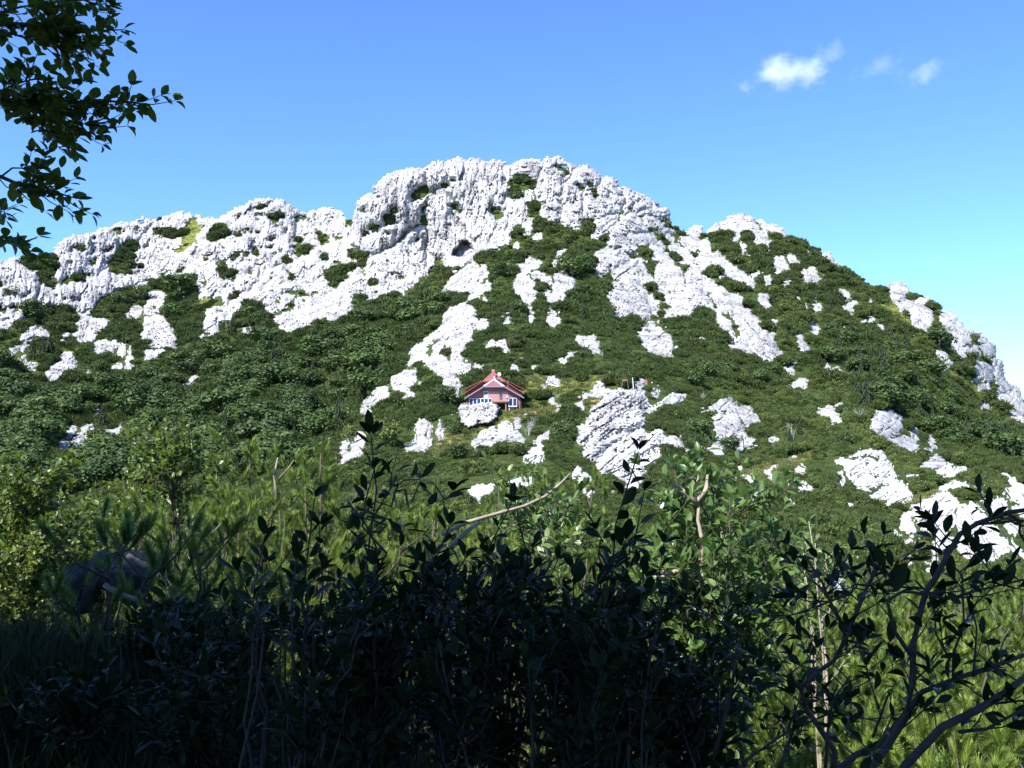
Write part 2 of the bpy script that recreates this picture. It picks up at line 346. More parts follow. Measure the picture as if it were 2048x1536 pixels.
# style: c cliff with upright flutes, s slabs rising to the right, r ribs falling to the right, b knobbly boulder, w pale wall
ROCKS = [
# left cliffs
"A|c|broad pale cliff at the left edge of the picture|-900,1100 -600,900 0,740 30,700 170,620 190,640 260,690 300,740 360,760 370,900 390,1000 250,1000 220,1100 240,1220 150,1260 0,1300 -700,1500",
"A|c|pale cliff with grey overhang near the left skyline|560,820 580,680 640,590 590,560 610,500 700,440 780,410 980,370 1100,330 1200,300 1290,260 1400,260 1550,225 1560,250 1480,320 1420,390 1300,400 1220,470 1160,520 1100,560 1100,650 1080,700 1000,750 900,760 850,800 700,850",
"A|c|low pale cliff band under the grey overhang|390,1000 480,880 560,860 700,850 850,800 1000,760 1080,710 1160,800 1180,840 1260,800 1480,770 1500,800 1350,860 1160,900 1040,960 950,1020 930,1080 830,1140 800,1060 700,1100 620,1060 480,1050",
"A|c|white cliff below the small grassy gully|1370,680 1360,560 1420,430 1480,330 1560,250 1650,260 1690,290 1560,330 1600,370 1700,400 1720,540 1760,570 1880,590 2060,430 2060,830 1950,670 1890,760 1660,760 1560,780 1480,720 1400,720",
"A|b||1650,240 1700,190 1850,145 1950,180 1880,220 1900,290 1800,290 1690,270",
"A|c||1690,390 1840,390 1850,450 1780,490 1690,440",
"A|b||310,600 330,590 390,660 370,690 330,650", "A|b||400,610 430,610 415,680",
"A|b||1340,1110 1420,1090 1470,1150 1380,1190", "A|b||1280,1230 1310,1170 1340,1210",
"A|c||1480,1160 1550,1040 1560,960 1640,960 1660,1040 1600,1110 1540,1180",
"A|b||0,1240 80,1220 100,1270 60,1330 0,1340", "A|c||1380,980 1430,880 1490,860 1470,950 1400,1010",
# dome
"B|c|rounded white dome left of the main summit|-20,500 80,430 130,400 190,340 270,290 380,240 480,190 560,160 640,135 740,130 820,140 890,190 960,230 1030,260 1090,290 1200,390 1270,440 1240,520 1180,560 1080,590 950,580 920,640 920,700 830,700 760,760 660,750 650,680 600,690 480,690 420,700 300,690 170,690 60,760 0,740 -20,620",
"B|b||-20,285 60,300 180,330 120,370 60,350 0,330",
"B|c|grey-shaded pillar standing under the white dome|440,720 520,660 590,690 620,760 630,860 560,940 470,1000 380,990 360,870 380,800",
"B|c|fluted white cliff below the dome's left side|60,800 170,690 300,690 430,720 380,800 300,800 190,830 250,890 340,930 340,1020 270,1080 260,1190 215,1170 200,1090 90,1070 100,950",
"B|c|fluted white cliff band at the foot of the dome|580,960 640,900 720,820 800,800 880,760 880,820 870,920 900,890 950,950 1040,980 950,1060 870,1170 720,1230 700,1200 800,1140 700,1130 620,1170 560,1140 440,1090 540,1060",
"B|c|white saddle cliff between the dome and the main summit|920,720 1000,700 1100,640 1140,580 1200,610 1220,740 1300,790 1390,700 1300,620 1260,560 1320,500 1280,440 1200,390 1090,280 1200,240 1290,220 1400,240 1440,300 1470,400 1640,400 1680,580 1560,620 1600,700 1620,760 1440,800 1280,830 1180,900 1080,950 1000,920 940,850",
"B|c||970,1230 1060,1060 1090,980 1140,970 1160,1100 1140,1330 1060,1320 1000,1240",
"B|c||1160,950 1260,880 1300,940 1340,1050 1310,1150 1230,1150 1180,1020",
"B|c||1230,1300 1240,1200 1280,1170 1330,1220 1360,1080 1400,1030 1440,1040 1450,1150 1480,1200 1540,1150 1530,1320 1390,1330 1290,1300",
"B|c||750,1350 860,1300 950,1270 1060,1280 1130,1340 1000,1440 910,1440 820,1400", "B|c||1150,1220 1215,1220 1215,1330 1150,1330",
"B|c||20,1530 70,1330 110,1270 180,1230 290,1220 400,1150 420,1180 310,1270 250,1300 170,1330 180,1440 100,1510", "B|b||460,1440 490,1420 530,1460 490,1510 460,1490",
"B|c||1450,970 1600,830 1650,820 1690,880 1690,1000 1620,1040 1580,960 1500,1040 1550,1060 1520,1100", "B|b||-10,960 30,980 40,1060 0,1090",
"B|b|pale boulder with a dark hollow at the cliff foot|1700,1090 1710,1000 1800,990 1850,1030 1940,1060 1920,1090 1740,1110",
# main summit
"C|c|big white wall on the left flank of the summit|0,990 -10,880 50,800 80,690 110,620 105,570 200,480 300,400 370,320 470,265 570,235 760,215 780,330 760,400 830,440 750,510 700,560 690,660 720,700 770,760 600,800 540,900 440,980 310,1050 200,1100 150,1090 120,1020 20,1000",
"C|c|pale smooth slab cliff below the summit wall|300,1060 440,980 560,880 600,800 770,770 780,870 760,1010 800,1080 840,1150 780,1220 750,1260 620,1370 430,1420 330,1350 280,1240 200,1290 100,1200 170,1170 200,1100",
"C|c|bright white pillar above the dark cave|780,720 830,560 830,470 900,390 950,400 990,470 1030,560 1050,640 1100,700 1150,780 1210,900 1275,1010 1260,1080 1130,1150 1000,1220 980,1100 900,1090 850,1080 800,1040 790,960 785,830",
"C|c|broken white crest cliff in the middle of the summit|770,320 780,250 800,220 880,160 960,150 1060,150 1110,125 1150,190 1200,150 1280,125 1370,160 1430,170 1490,140 1540,160 1560,190 1640,210 1650,260 1520,290 1600,300 1590,400 1560,480 1600,600 1640,700 1630,860 1600,930 1500,970 1390,1010 1290,1020 1250,930 1200,890 1150,780 1050,640 1040,560 1130,570 1150,500 1050,490 960,380 850,420 800,380",
"C|c||1610,490 1680,500 1790,520 1790,600 1740,740 1660,700 1600,640 1600,560", "C|b||1710,330 1740,325 1780,360 1780,410 1740,380", "C|c||1800,440 1870,420 1870,540 1820,540",
"D|b|white crest block left of the highest point|130,180 310,105 420,140 480,140 400,230 390,300 280,290 130,250",
"D|c|tall white face directly below the summit|390,330 400,230 450,150 560,110 650,160 730,200 720,300 650,330 640,480 630,700 520,720 450,690 440,560 400,480",
"D|c|pinkish white face right of the summit|650,330 720,300 780,200 870,200 960,260 1030,320 960,400 880,420 820,400 860,540 840,680 830,790 760,780 690,740 630,700 640,480",
"D|c|pale fluted face on the right summit shoulder|880,430 960,400 1040,320 1090,310 1200,400 1260,500 1230,600 1100,650 1010,690 940,680 850,660 870,560",
"D|s|stepped white rocks on the right summit skyline|1240,620 1330,540 1280,410 1390,450 1490,500 1590,560 1600,610 1700,620 1720,690 1650,700 1560,660 1440,650 1400,620 1300,650",
"D|r|tall white shard below the right summit shoulder|1090,1000 1150,880 1230,700 1380,620 1410,720 1480,800 1500,850 1400,860 1310,870 1240,820 1330,950 1400,1050 1250,1010",
"D|r||1310,860 1480,850 1510,930 1480,970 1350,950", "D|r||1480,690 1580,690 1690,800 1790,840 1690,840 1560,790 1480,760", "D|b||1530,860 1560,870 1590,930 1560,930",
"D|s|pale jagged slab left of the tall shard|950,880 980,770 1060,700 1180,680 1210,720 1100,790 1180,790 1080,840 970,900",
"D|b|big pale block with a shadowed notch|980,1050 1100,1010 1220,1010 1240,1060 1310,1120 1270,1170 1170,1210 1150,1160 1090,1220 1030,1300 990,1280 975,1150",
"D|s||1160,1230 1240,1170 1400,1120 1460,1150 1480,1230 1350,1270 1180,1340",
"D|b||165,1230 190,1180 260,1170 300,1240 200,1290", "D|b||270,1140 330,1110 400,1150 390,1200 300,1190",
"D|b|knobbly round white outcrop above the spruce|145,1420 190,1330 280,1300 350,1370 370,1440 350,1530 250,1510 170,1470", "D|b||350,1260 460,1280 450,1340 360,1300", "D|b||450,1330 510,1310 520,1370 460,1380",
"D|b||570,1300 640,1260 720,1310 750,1380 740,1440 660,1420 590,1340", "D|b||600,1080 630,1020 660,1030 650,1090", "D|b||630,1140 670,1115 680,1160 650,1170", "D|b||550,1160 585,1150 585,1190",
"D|s||240,860 260,780 310,700 345,700 330,800 300,830 260,870", "D|b||355,890 390,870 410,905 370,910", "D|b||670,1030 710,1025 710,1045", "D|b||165,990 185,975 190,1005",
"H|s||500,250 560,200 630,165 660,180 650,270 520,280", "H|b||560,110 590,100 600,170 570,180", "H|b||455,190 490,160 500,200 470,215", "H|b||240,230 350,230 340,280 250,275",
"H|s||490,490 510,370 535,340 565,370 560,440 620,470 620,490 560,520", "H|b||780,670 800,635 840,650 880,650 950,630 965,690 870,720", "H|b||930,770 1000,705 1015,800 960,800",
"H|b||50,450 80,445 85,490 60,500", "H|b||300,330 320,330 340,470 325,470", "H|b||120,950 170,940 170,990", "H|b||340,945 380,940 370,970", "H|b||630,870 680,865 660,900", "H|b||690,820 730,810 720,835", "H|b||750,815 775,805 770,830",
# rib right of centre
"Q|r|huge striped white slab right of centre|330,540 350,420 400,350 460,290 590,250 650,310 720,420 770,510 750,560 770,620 750,690 700,740 650,720 600,650 500,690 420,680 370,610",
"Q|c|smooth white double slab in the middle of the rib|840,330 850,230 900,180 980,200 1050,180 1100,260 1120,340 1100,400 1120,420 1030,470 1020,540 960,500 930,410 850,400",
"Q|c|tall fluted white outcrop with a long lower tail|1140,300 1170,200 1250,170 1320,240 1340,310 1310,380 1280,370 1320,440 1360,500 1420,630 1370,620 1310,560 1220,530 1270,600 1190,640 1180,670 1040,660 1020,600 1040,490 1120,430 1150,410",
"Q|b||1330,330 1380,310 1440,340 1440,400 1370,420 1330,400", "Q|r||1410,470 1450,400 1510,385 1560,450 1620,500 1660,580 1610,640 1540,620 1480,560",
"Q|r|long ribbed white block falling to the right|1610,640 1660,590 1720,620 1800,620 1810,670 1860,700 1890,800 1880,850 1780,910 1720,860 1690,780 1630,700",
"Q|c||1480,740 1520,715 1580,730 1610,850 1630,930 1590,930 1550,880 1500,880", "Q|b||1590,960 1650,910 1740,900 1770,960 1820,1060 1700,1020 1610,1010",
"J|r|lowest pale slab of the white rib|1010,1360 1070,1300 1180,1245 1210,1300 1260,1350 1350,1520 1230,1535 1150,1480 1060,1440",
"Q|s|striped boulder split by dark clefts|650,900 670,840 750,740 800,740 810,800 860,800 960,890 990,960 1000,1010 980,1140 950,1150 880,1100 780,1040 700,960",
"Q|c||780,550 850,540 860,650 810,640", "Q|b||930,620 960,620 970,700 930,690", "Q|b||980,620 1010,620 1010,690 980,690", "Q|b||780,460 800,500 780,510", "Q|c||670,240 700,230 780,300 770,380 730,380 690,330",
"Q|b||1440,630 1490,610 1490,700 1440,700", "Q|b||1280,860 1300,860 1325,940 1300,950", "Q|b||1170,730 1200,730 1200,755", "Q|b||820,740 870,735 870,765",
"Q|b||1240,110 1290,40 1350,30 1420,90 1400,110 1290,120", "Q|b||1290,112 1350,97 1360,130 1300,150", "Q|b||1280,160 1380,150 1370,200 1290,190", "Q|r||1420,140 1530,90 1600,130 1600,180 1500,170",
"Q|r||1540,190 1620,190 1690,230 1760,280 1830,350 1830,380 1760,400 1700,330 1630,270", "Q|r||1540,240 1600,270 1660,350 1560,290", "Q|b||1490,290 1500,230 1530,220 1510,300",
"Q|r||1880,450 1930,450 2010,580 1980,590 1890,520", "Q|b||1950,270 1980,265 2005,335 1980,330", "Q|b||1830,230 1870,225 1860,290 1840,290",
"J|c||280,310 340,270 410,265 490,300 500,360 460,400 390,350 320,340", "J|r||500,340 580,310 620,440 580,430 520,380", "J|c||20,390 40,340 120,340 130,400 60,440", "J|b||180,260 240,260 250,300 190,290",
"J|b||200,350 280,350 290,400 220,390", "J|b||300,420 350,380 390,420 380,470 430,480 430,550 340,540 320,480", "J|b||110,500 130,450 180,460 190,520 240,530 240,550 160,560", "J|b||640,450 710,430 720,490 660,490", "J|b||-10,260 20,260 50,310 0,310", "J|b||40,480 85,475 85,510 45,510", "J|b||830,870 930,900 940,980 850,900",
# knoll
"J|b||610,240 700,150 720,160 700,250 640,250", "J|b||390,240 460,180 500,190 510,250 440,260",
"J|c||730,240 730,150 780,130 800,180 850,150 850,190 790,240",
"J|r|white crown of rocks on top of the right-hand knoll|800,130 820,90 940,70 1030,100 1100,150 1140,220 1190,290 1230,340 1230,380 1140,380 1090,300 1040,240 1000,180 940,140 880,180",
"J|c||870,190 930,150 990,160 950,220 940,280 870,350 830,330 850,250", "J|b||920,370 960,350 970,420 920,430", "J|b||915,290 945,285 945,340 920,340", "J|b||1180,410 1215,400 1215,435 1190,435", "J|b||1010,455 1050,455 1040,475",
"J|r||1110,110 1160,140 1210,230 1180,230 1130,150", "J|r||1210,170 1280,170 1390,260 1380,280 1290,240",
"J|r|triangular white outcrop alone on the right slope|1260,560 1290,480 1340,490 1400,570 1430,610 1400,620 1330,610 1330,670", "J|r||1420,460 1450,460 1520,520 1510,535 1440,510",
"J|r|pale forked outcrop on the upper right slope|1570,630 1600,610 1660,680 1640,610 1700,600 1700,680 1770,740 1740,760 1680,740 1720,780 1610,740",
"J|r||1740,470 1810,470 1930,580 1860,580 1790,520", "J|b||1380,730 1410,720 1420,760 1400,770", "J|r||1940,830 1980,830 2010,890 1990,910", "J|b||1690,970 1720,960 1750,1010 1710,1030", "J|b||1550,970 1580,970 1600,1005",
"J|b||1490,910 1520,890 1530,920 1500,925", "J|b||1675,885 1700,885 1700,920 1680,920", "J|b|single trapezoid white boulder in the right shrubs|1250,1170 1280,1120 1310,1120 1330,1190 1250,1195", "J|r||1620,1150 1690,1190 1720,1190 1725,1260 1680,1260",
"J|r||1490,1310 1540,1290 1590,1330 1600,1390 1640,1450 1610,1460 1550,1420 1510,1370", "J|b||1240,1280 1270,1265 1285,1300 1260,1315", "J|b||1540,780 1580,780 1580,810", "J|b||1590,415 1615,415 1610,440",
# far right ridge
"L|b|rounded white tor where the right skyline bends down|690,130 740,90 810,100 850,160 820,210 760,200 690,190", "L|b||780,310 850,280 910,290 870,350 790,350", "L|b||730,270 770,260 760,300", "L|b||950,290 980,250 1060,250 1080,290 1060,320 960,320", "L|b||700,220 760,215 830,215 800,245 710,250",
"L|c|cracked white tower on the right ridge|910,460 900,400 940,330 1040,320 1090,370 1110,400 1090,500 1040,430 1000,460 960,480 960,530 930,520", "L|b||985,500 1020,470 1060,510 1040,570 990,550",
"L|b||1200,440 1230,400 1300,400 1340,470 1280,480 1250,510 1230,520", "L|b||1260,520 1330,500 1340,550 1270,590", "L|b||1360,490 1400,490 1410,540 1370,550", "L|c||1320,640 1340,590 1370,590 1380,680 1400,740 1360,760 1320,720",
"L|c||1390,590 1430,560 1480,600 1480,660 1510,700 1410,700", "L|b||1520,590 1580,600 1560,650 1540,630", "L|b||1590,650 1640,660 1660,700 1610,700", "L|c||1600,740 1680,700 1730,740 1740,810 1680,830",
"L|b||1390,780 1450,750 1480,770 1440,840 1410,840", "L|b||1510,760 1560,740 1590,810 1560,860 1530,830", "L|b||1180,800 1220,790 1260,870 1230,880", "L|b||1170,950 1210,910 1220,960", "L|b||1230,900 1270,880 1300,920 1250,960",
"L|c|arched white cliff on the steep right ridge|1550,920 1620,890 1690,950 1740,1050 1700,1070 1690,1170 1650,1150 1640,1040 1590,1060 1550,980",
"L|c|white skyline cliff stepping down at the right edge|1740,870 1810,920 1820,1050 1840,1100 1940,1170 1960,1200 1800,1220 1760,1110 1750,1000",
"L|c|lowest white cliff at the right edge of the picture|1800,1240 1880,1220 1960,1180 2020,1250 2010,1330 2060,1330 2200,1500 2200,1700 2048,1560 1960,1480 1880,1390 1820,1330", "L|b||1530,1080 1560,1070 1560,1100", "L|b||1580,1150 1640,1140 1650,1170 1600,1165",
"L|b||1610,1340 1650,1320 1690,1350 1650,1390", "L|b||150,170 190,160 220,230 190,230", "L|b||205,350 230,310 300,370 300,410 240,390", "L|b||270,290 320,285 345,330 310,345", "L|b||470,440 500,440 500,520 480,520", "L|b||390,485 410,480 425,520",
"L|b||570,510 600,505 600,540 580,560", "L|r||100,970 150,965 215,1040 210,1065 120,1020", "L|b||10,910 30,910 60,955", "L|b||415,1250 450,1245 455,1275", "L|b||455,245 475,245 470,275", "L|b||235,200 270,200 265,240 240,240", "L|b||890,530 905,530 905,555",
# lower right slope
"N|s|stack of tilted white blocks before the right forest|500,460 520,410 600,380 680,375 690,410 770,440 810,480 800,560 770,600 720,620 620,690 580,680 530,660 500,580", "N|s||620,730 700,660 780,650 820,720 790,770 700,760", "N|r||780,640 830,620 890,680 920,760 850,770 830,700",
"N|b||890,580 930,550 980,610 990,650 910,700", "N|b||930,700 960,710 960,760 930,750", "N|b||1050,610 1120,640 1140,700 1160,750 1080,720 1060,660", "N|b||840,790 980,790 990,815 850,815", "N|b||990,790 1080,750 1120,780 1020,810",
"N|s||260,830 360,790 480,770 590,770 640,820 640,840 540,840 470,800 330,840", "N|s||120,890 210,850 270,880 210,930 130,910",
"N|s|large blocky white outcrop of stacked slabs on the right|210,940 330,870 450,850 500,870 560,905 570,850 650,870 700,910 720,1000 740,1050 660,1080 650,1120 590,1120 520,1140 480,1120 470,1180 420,1170 350,1170 290,1100 240,1020",
"N|b||140,1030 180,1000 220,1090 220,1150 160,1130", "N|s|wedge of parallel white slabs below the blocky outcrop|450,1250 600,1160 690,1140 800,1080 850,1090 830,1130 870,1190 900,1230 900,1300 780,1320 660,1330 500,1300", "N|b||670,1080 740,1060 760,1100 690,1120",
"N|b||850,1040 880,1025 920,1060 960,1040 1020,1040 1070,1110 1040,1140 980,1090 870,1080", "N|b||240,1350 260,1290 300,1280 310,1360", "N|s||1000,930 1080,860 1160,830 1210,880 1200,930 1110,965 1020,950", "N|b||1210,900 1250,905 1260,935 1220,930",
"N|s||1150,1000 1260,920 1320,920 1310,950 1440,930 1470,970 1380,1020 1260,1050 1200,1040", "N|b||1390,1020 1500,990 1510,1005 1420,1035", "N|b||1530,980 1590,960 1680,980 1690,1010 1600,1000", "N|s||1180,1160 1330,1080 1390,1110 1390,1165 1300,1150 1200,1180", "N|b||1410,1120 1460,1100 1480,1150 1420,1160", "N|s||1465,1190 1580,1140 1600,1180 1500,1200",
"O|s|great smooth tilted slab at the lower right|860,640 890,580 1220,420 1300,450 1310,490 1370,500 1380,560 1320,600 1350,760 1290,800 1240,790 1260,870 1320,920 1300,960 1230,1010 1160,990 1110,940 1050,860 960,780 930,700",
"O|r|row of long white ribs behind the dark arching branch|1360,610 1440,550 1470,560 1500,530 1560,560 1620,610 1690,670 1700,720 1800,860 1860,940 1880,1050 1800,1080 1780,1150 1700,1230 1640,1200 1560,1120 1480,1100 1380,1050 1370,950 1410,870 1370,780",
"O|r||770,700 840,635 880,690 920,800 970,850 980,930 900,920 860,850 800,820", "O|r||670,960 710,900 780,890 830,960 840,1010 900,1050 890,1110 830,1100 820,1150 780,1160 750,1060", "O|b||820,920 900,930 980,970 1010,1010 960,1000 840,970",
"O|b||1100,1030 1180,980 1260,1010 1250,1090 1180,1070 1150,1170 1110,1140", "O|b||860,1150 930,1170 940,1220 880,1210", "O|b||1030,1150 1130,1150 1140,1220 1070,1250", "O|r||1560,420 1620,395 1680,430 1730,500 1680,540 1630,540",
"O|r||1680,600 1730,520 1790,490 1860,530 1890,590 1800,670 1720,680", "O|b||1820,250 1870,235 1910,280 1890,320 1830,290", "O|b||1890,310 1960,295 2010,350 1960,370", "O|r|pale slab cut by the right edge of the picture|1840,440 1880,390 2048,370 2200,400 2200,560 2048,560 1950,530 1870,480", "O|r||1930,600 2048,560 2200,600 2200,720 2048,700 2000,660",
"O|r||1850,770 1900,740 2010,810 1980,890 1890,850", "O|r||1870,890 1950,950 2048,1070 2150,1150 2048,1130 1990,1120 1900,1000", "O|b||50,1230 190,1220 210,1270 80,1280", "O|b||10,1280 70,1340 150,1320 220,1340 240,1430 270,1400 280,1450 200,1460 90,1430", "O|b||330,1100 380,1050 420,1070 380,1110", "O|b||700,840 730,820 760,870 720,880", "O|b||620,870 640,835 670,890 630,920",
"M|s||310,120 380,60 450,40 500,0 560,0 630,45 470,100 410,90", "M|r||550,130 620,80 720,80 790,100 830,160 870,250 850,250 790,180 740,170 790,270 700,230 640,230",
"M|s|jumbled white outcrop in the middle of the right slope|390,180 480,145 560,220 640,240 700,290 730,350 660,390 600,430 540,370 440,390 400,350 390,280", "M|s||610,540 650,460 740,400 800,410 800,460 700,500", "M|b||340,520 430,450 500,420 510,490 460,560", "M|b||230,510 290,500 280,550 240,550", "M|b||110,530 170,510 190,560",
"M|b||0,400 40,420 90,470 0,520", "M|b||970,410 1000,390 1050,430 1030,500 980,450", "M|b||1220,740 1290,665 1340,690 1320,780 1260,780", "M|b||1240,890 1300,830 1340,870 1330,960 1390,880 1420,930 1380,970 1270,990", "M|b||1470,950 1500,935 1515,965", "M|b||1770,1080 1800,1030 1830,1050 1840,1110",
"M|s||1250,1280 1380,1190 1390,1230 1290,1290", "M|b||1150,980 1230,1020 1220,1050 1170,1040", "M|b||1095,920 1130,910 1140,950", "M|b||570,840 610,800 620,850", "M|b||650,710 680,690 690,720", "M|b||920,730 960,720 965,755", "M|b||950,770 1000,770 1000,805", "M|b||990,690 1030,675 1035,695", "M|b||1160,620 1260,570 1260,590 1170,630",
"M|b||1480,550 1550,540 1560,565", "M|r||1450,130 1510,95 1550,190 1490,180", "M|r||1540,90 1590,80 1660,140 1720,200 1640,230 1570,180", "M|b||1660,50 1700,50 1700,70", "M|b||700,800 800,790 800,830 710,815",
"K|s||1120,660 1260,590 1300,560 1350,550 1350,610 1310,620 1220,650", "K|b||1140,450 1190,440 1210,490 1170,495", "K|b||1530,400 1580,440 1560,450", "K|b||1215,380 1240,385 1240,415",
# tilted slab field right of the hut
"I|s|great field of tilted white slabs right of the hut|640,480 720,410 690,360 900,190 960,150 1010,190 1100,150 1210,55 1220,90 1140,170 1220,180 1225,260 1275,300 1260,350 1180,400 1120,420 1220,450 1220,510 1110,540 1000,640 930,660 830,730 760,840 700,860 620,830 610,760 680,680 550,700 550,620 660,560",
"I|s|lower block of tilted slabs with square joints|750,880 830,830 900,740 1000,690 1100,620 1190,570 1230,630 1370,575 1400,620 1470,690 1440,740 1380,720 1390,840 1240,930 1280,1080 1130,1180 1000,1150 900,1100 980,1010 780,1000",
"I|b||1480,700 1480,650 1540,640 1620,720 1540,780", "I|s||1260,360 1380,300 1420,270 1500,210 1570,195 1640,220 1580,260 1440,320 1300,370", "I|w|low white stone wall at the edge of the hut meadow|610,210 700,180 900,150 900,190 760,210 620,225", "I|b||700,140 780,80 800,110 760,150",
"I|b||520,320 600,270 590,330 560,360", "I|b|square white boulder standing in the hut meadow|240,30 300,25 350,70 330,105 240,100", "I|b||1310,160 1370,150 1360,200 1340,240 1310,220", "I|s||540,1080 630,1020 700,1130 710,1210 640,1250 570,1150", "I|b||490,1030 550,960 560,1000 500,1060", "I|b||0,1060 60,1060 70,1110 0,1150",
"I|b||1380,1350 1420,1295 1590,1300 1480,1330", "I|s||100,690 240,590 260,620 140,690", "I|s||0,820 150,730 210,760 200,840 60,890 0,890", "I|b||550,540 610,530 610,590 555,590", "I|b||250,260 290,240 290,290", "I|b||330,310 350,305 370,365 330,350",
# below and left of the hut
"G|c|white block half hidden by shrubs at the forest edge|160,740 170,620 260,560 350,560 400,650 330,720 220,770", "G|b||300,460 370,430 420,570 360,580", "G|c|upright white crag with a shaded right side|920,540 950,340 1020,300 1070,350 1090,480 1040,610 940,610", "G|c||1170,280 1200,330 1225,370 1190,500 1160,490",
"G|b|knobbly white rock mass in front of the hut|1390,210 1430,170 1570,140 1660,120 1720,150 1750,210 1700,290 1640,310 1540,310 1470,350 1420,300", "G|s|striped white slab with a round dark hole below the hut|1510,560 1620,440 1740,380 1770,470 1790,530 1740,580 1600,660 1550,620", "G|s||1770,370 1870,330 1920,410 1920,450 1840,540 1800,440", "G|s||1840,560 1960,430 2030,520 1930,580",
"G|b||1950,340 1970,290 1995,340 1980,385", "G|b||1470,1060 1550,1000 1720,970 1700,1060 1600,1110 1590,1170 1500,1110", "G|b||1900,950 2040,910 2048,980 1960,990", "G|b||820,560 870,550 910,600 850,620", "G|b||190,560 240,500 240,550",
"C|s|long white spur rock pointing up to the cave|880,1530 950,1450 1100,1290 1220,1200 1270,1160 1310,1200 1300,1280 1200,1370 1100,1440 940,1530", "C|s||1170,1420 1230,1350 1310,1250 1380,1200 1420,1250 1350,1320 1240,1450",
"F|s||1480,270 1500,190 1680,80 1700,110 1700,160 1580,220", "F|s|large inclined white slab on the ridge left above the hut|1050,650 1180,570 1210,430 1350,330 1450,300 1510,360 1560,480 1480,570 1360,610 1220,690 1170,640",
"F|s||840,910 880,800 920,730 1010,700 1030,760 1000,820 920,880", "F|b||1120,800 1130,740 1190,700 1200,790", "F|b||1250,680 1290,680 1300,760 1260,780", "F|c||1350,680 1370,600 1470,580 1500,650 1490,710 1380,790 1400,900 1340,960 1310,870 1310,740", "F|b||1350,960 1430,920 1480,920 1480,1020 1430,1040",
"F|c|tongue of white rock curving down behind the hut|1040,920 1080,850 1180,830 1260,900 1310,960 1330,1040 1370,1110 1350,1250 1290,1270 1240,1180 1190,1040 1140,960", "F|b|white crag with a dark hollow above the wood|690,1120 700,1050 780,1030 870,980 930,980 920,1080 880,1160 840,1260 790,1270 800,1180 720,1170",
"F|s|long white outcrop at the lower end of the ridge|380,1440 390,1360 440,1270 540,1180 640,1140 640,1270 570,1330 500,1390", "F|b||1660,750 1710,700 1740,750 1690,790", "F|b||1740,760 1800,680 1830,680 1880,760 1830,790", "F|b||1530,510 1620,470 1670,510 1640,560 1590,540", "F|b||1840,450 1870,440 1880,490 1860,500",
"F|b||1610,260 1640,240 1660,300 1640,320", "F|b||1535,920 1610,940 1600,975", "F|b||1000,290 1015,275 1025,300", "F|b||750,190 800,170 790,200", "F|b||1915,945 1965,940 1965,990 1930,990", "F|b||1020,680 1060,640 1090,680 1030,720", "F|b||1005,870 1040,820 1040,880", "F|b||880,1210 920,1220 920,1245", "F|b||970,1100 1000,1110 990,1160",
# left slope
"E|s||220,430 220,310 280,220 330,175 360,190 340,280 270,330 240,420", "E|b||110,410 210,370 220,400 150,440 130,470 100,450", "E|b||380,230 460,190 490,240 460,270 390,260", "E|c|tall leaning white blade on the left slope|750,270 800,130 880,35 910,60 890,180 860,260 830,320 770,300", "E|b||920,110 1000,100 1100,100 1100,170 1000,200 970,260 920,270 900,220",
"E|b||880,210 920,230 980,270 940,320 880,300", "E|b|broad knobbly white outcrop low on the left slope|470,720 500,620 590,560 680,450 750,440 790,540 730,640 640,690 550,720", "E|b|big round-backed white rock in the left shrubs|1460,170 1500,80 1580,50 1680,80 1740,150 1740,200 1810,300 1780,400 1650,390 1540,370 1450,310 1470,230", "E|b||1490,500 1510,420 1620,440 1690,410 1640,450 1550,490",
"E|c||1290,580 1310,490 1330,380 1350,480 1370,590", "E|b||940,430 1030,340 1090,310 1110,350 1200,310 1200,370 1130,410 1090,380 1060,440 1040,470", "E|b||170,540 240,480 260,540 200,550", "E|b||260,590 300,530 370,540 380,590 330,600", "E|b|white scree patch beside the dark shadowed tree|610,1190 680,1180 700,1230 760,1190 760,1230 700,1290 650,1310 650,1220",
"E|b||740,1350 830,1280 890,1280 880,1320 900,1380 830,1370", "E|b||550,1370 640,1350 690,1380 680,1430 620,1440", "E|b||750,1420 780,1385 800,1420", "E|b||850,1230 880,1180 960,1175 960,1210", "E|b|pale scree patch farthest right in the left wood|1100,1270 1100,1240 1180,1230 1290,1170 1250,1240 1220,1300 1140,1290", "E|b||1130,990 1190,925 1195,970", "E|b||930,1030 1010,1020 1000,1040",
"E|s||1870,830 1900,760 2040,680 2010,740 1900,830", "E|b||880,660 910,640 930,680 890,690", "E|b||1230,460 1245,350 1275,400 1250,480", "E|b||1150,570 1230,560 1240,590 1160,590", "E|b||640,340 650,260 690,230 670,300", "E|b||1220,400 1250,380 1260,450",
]
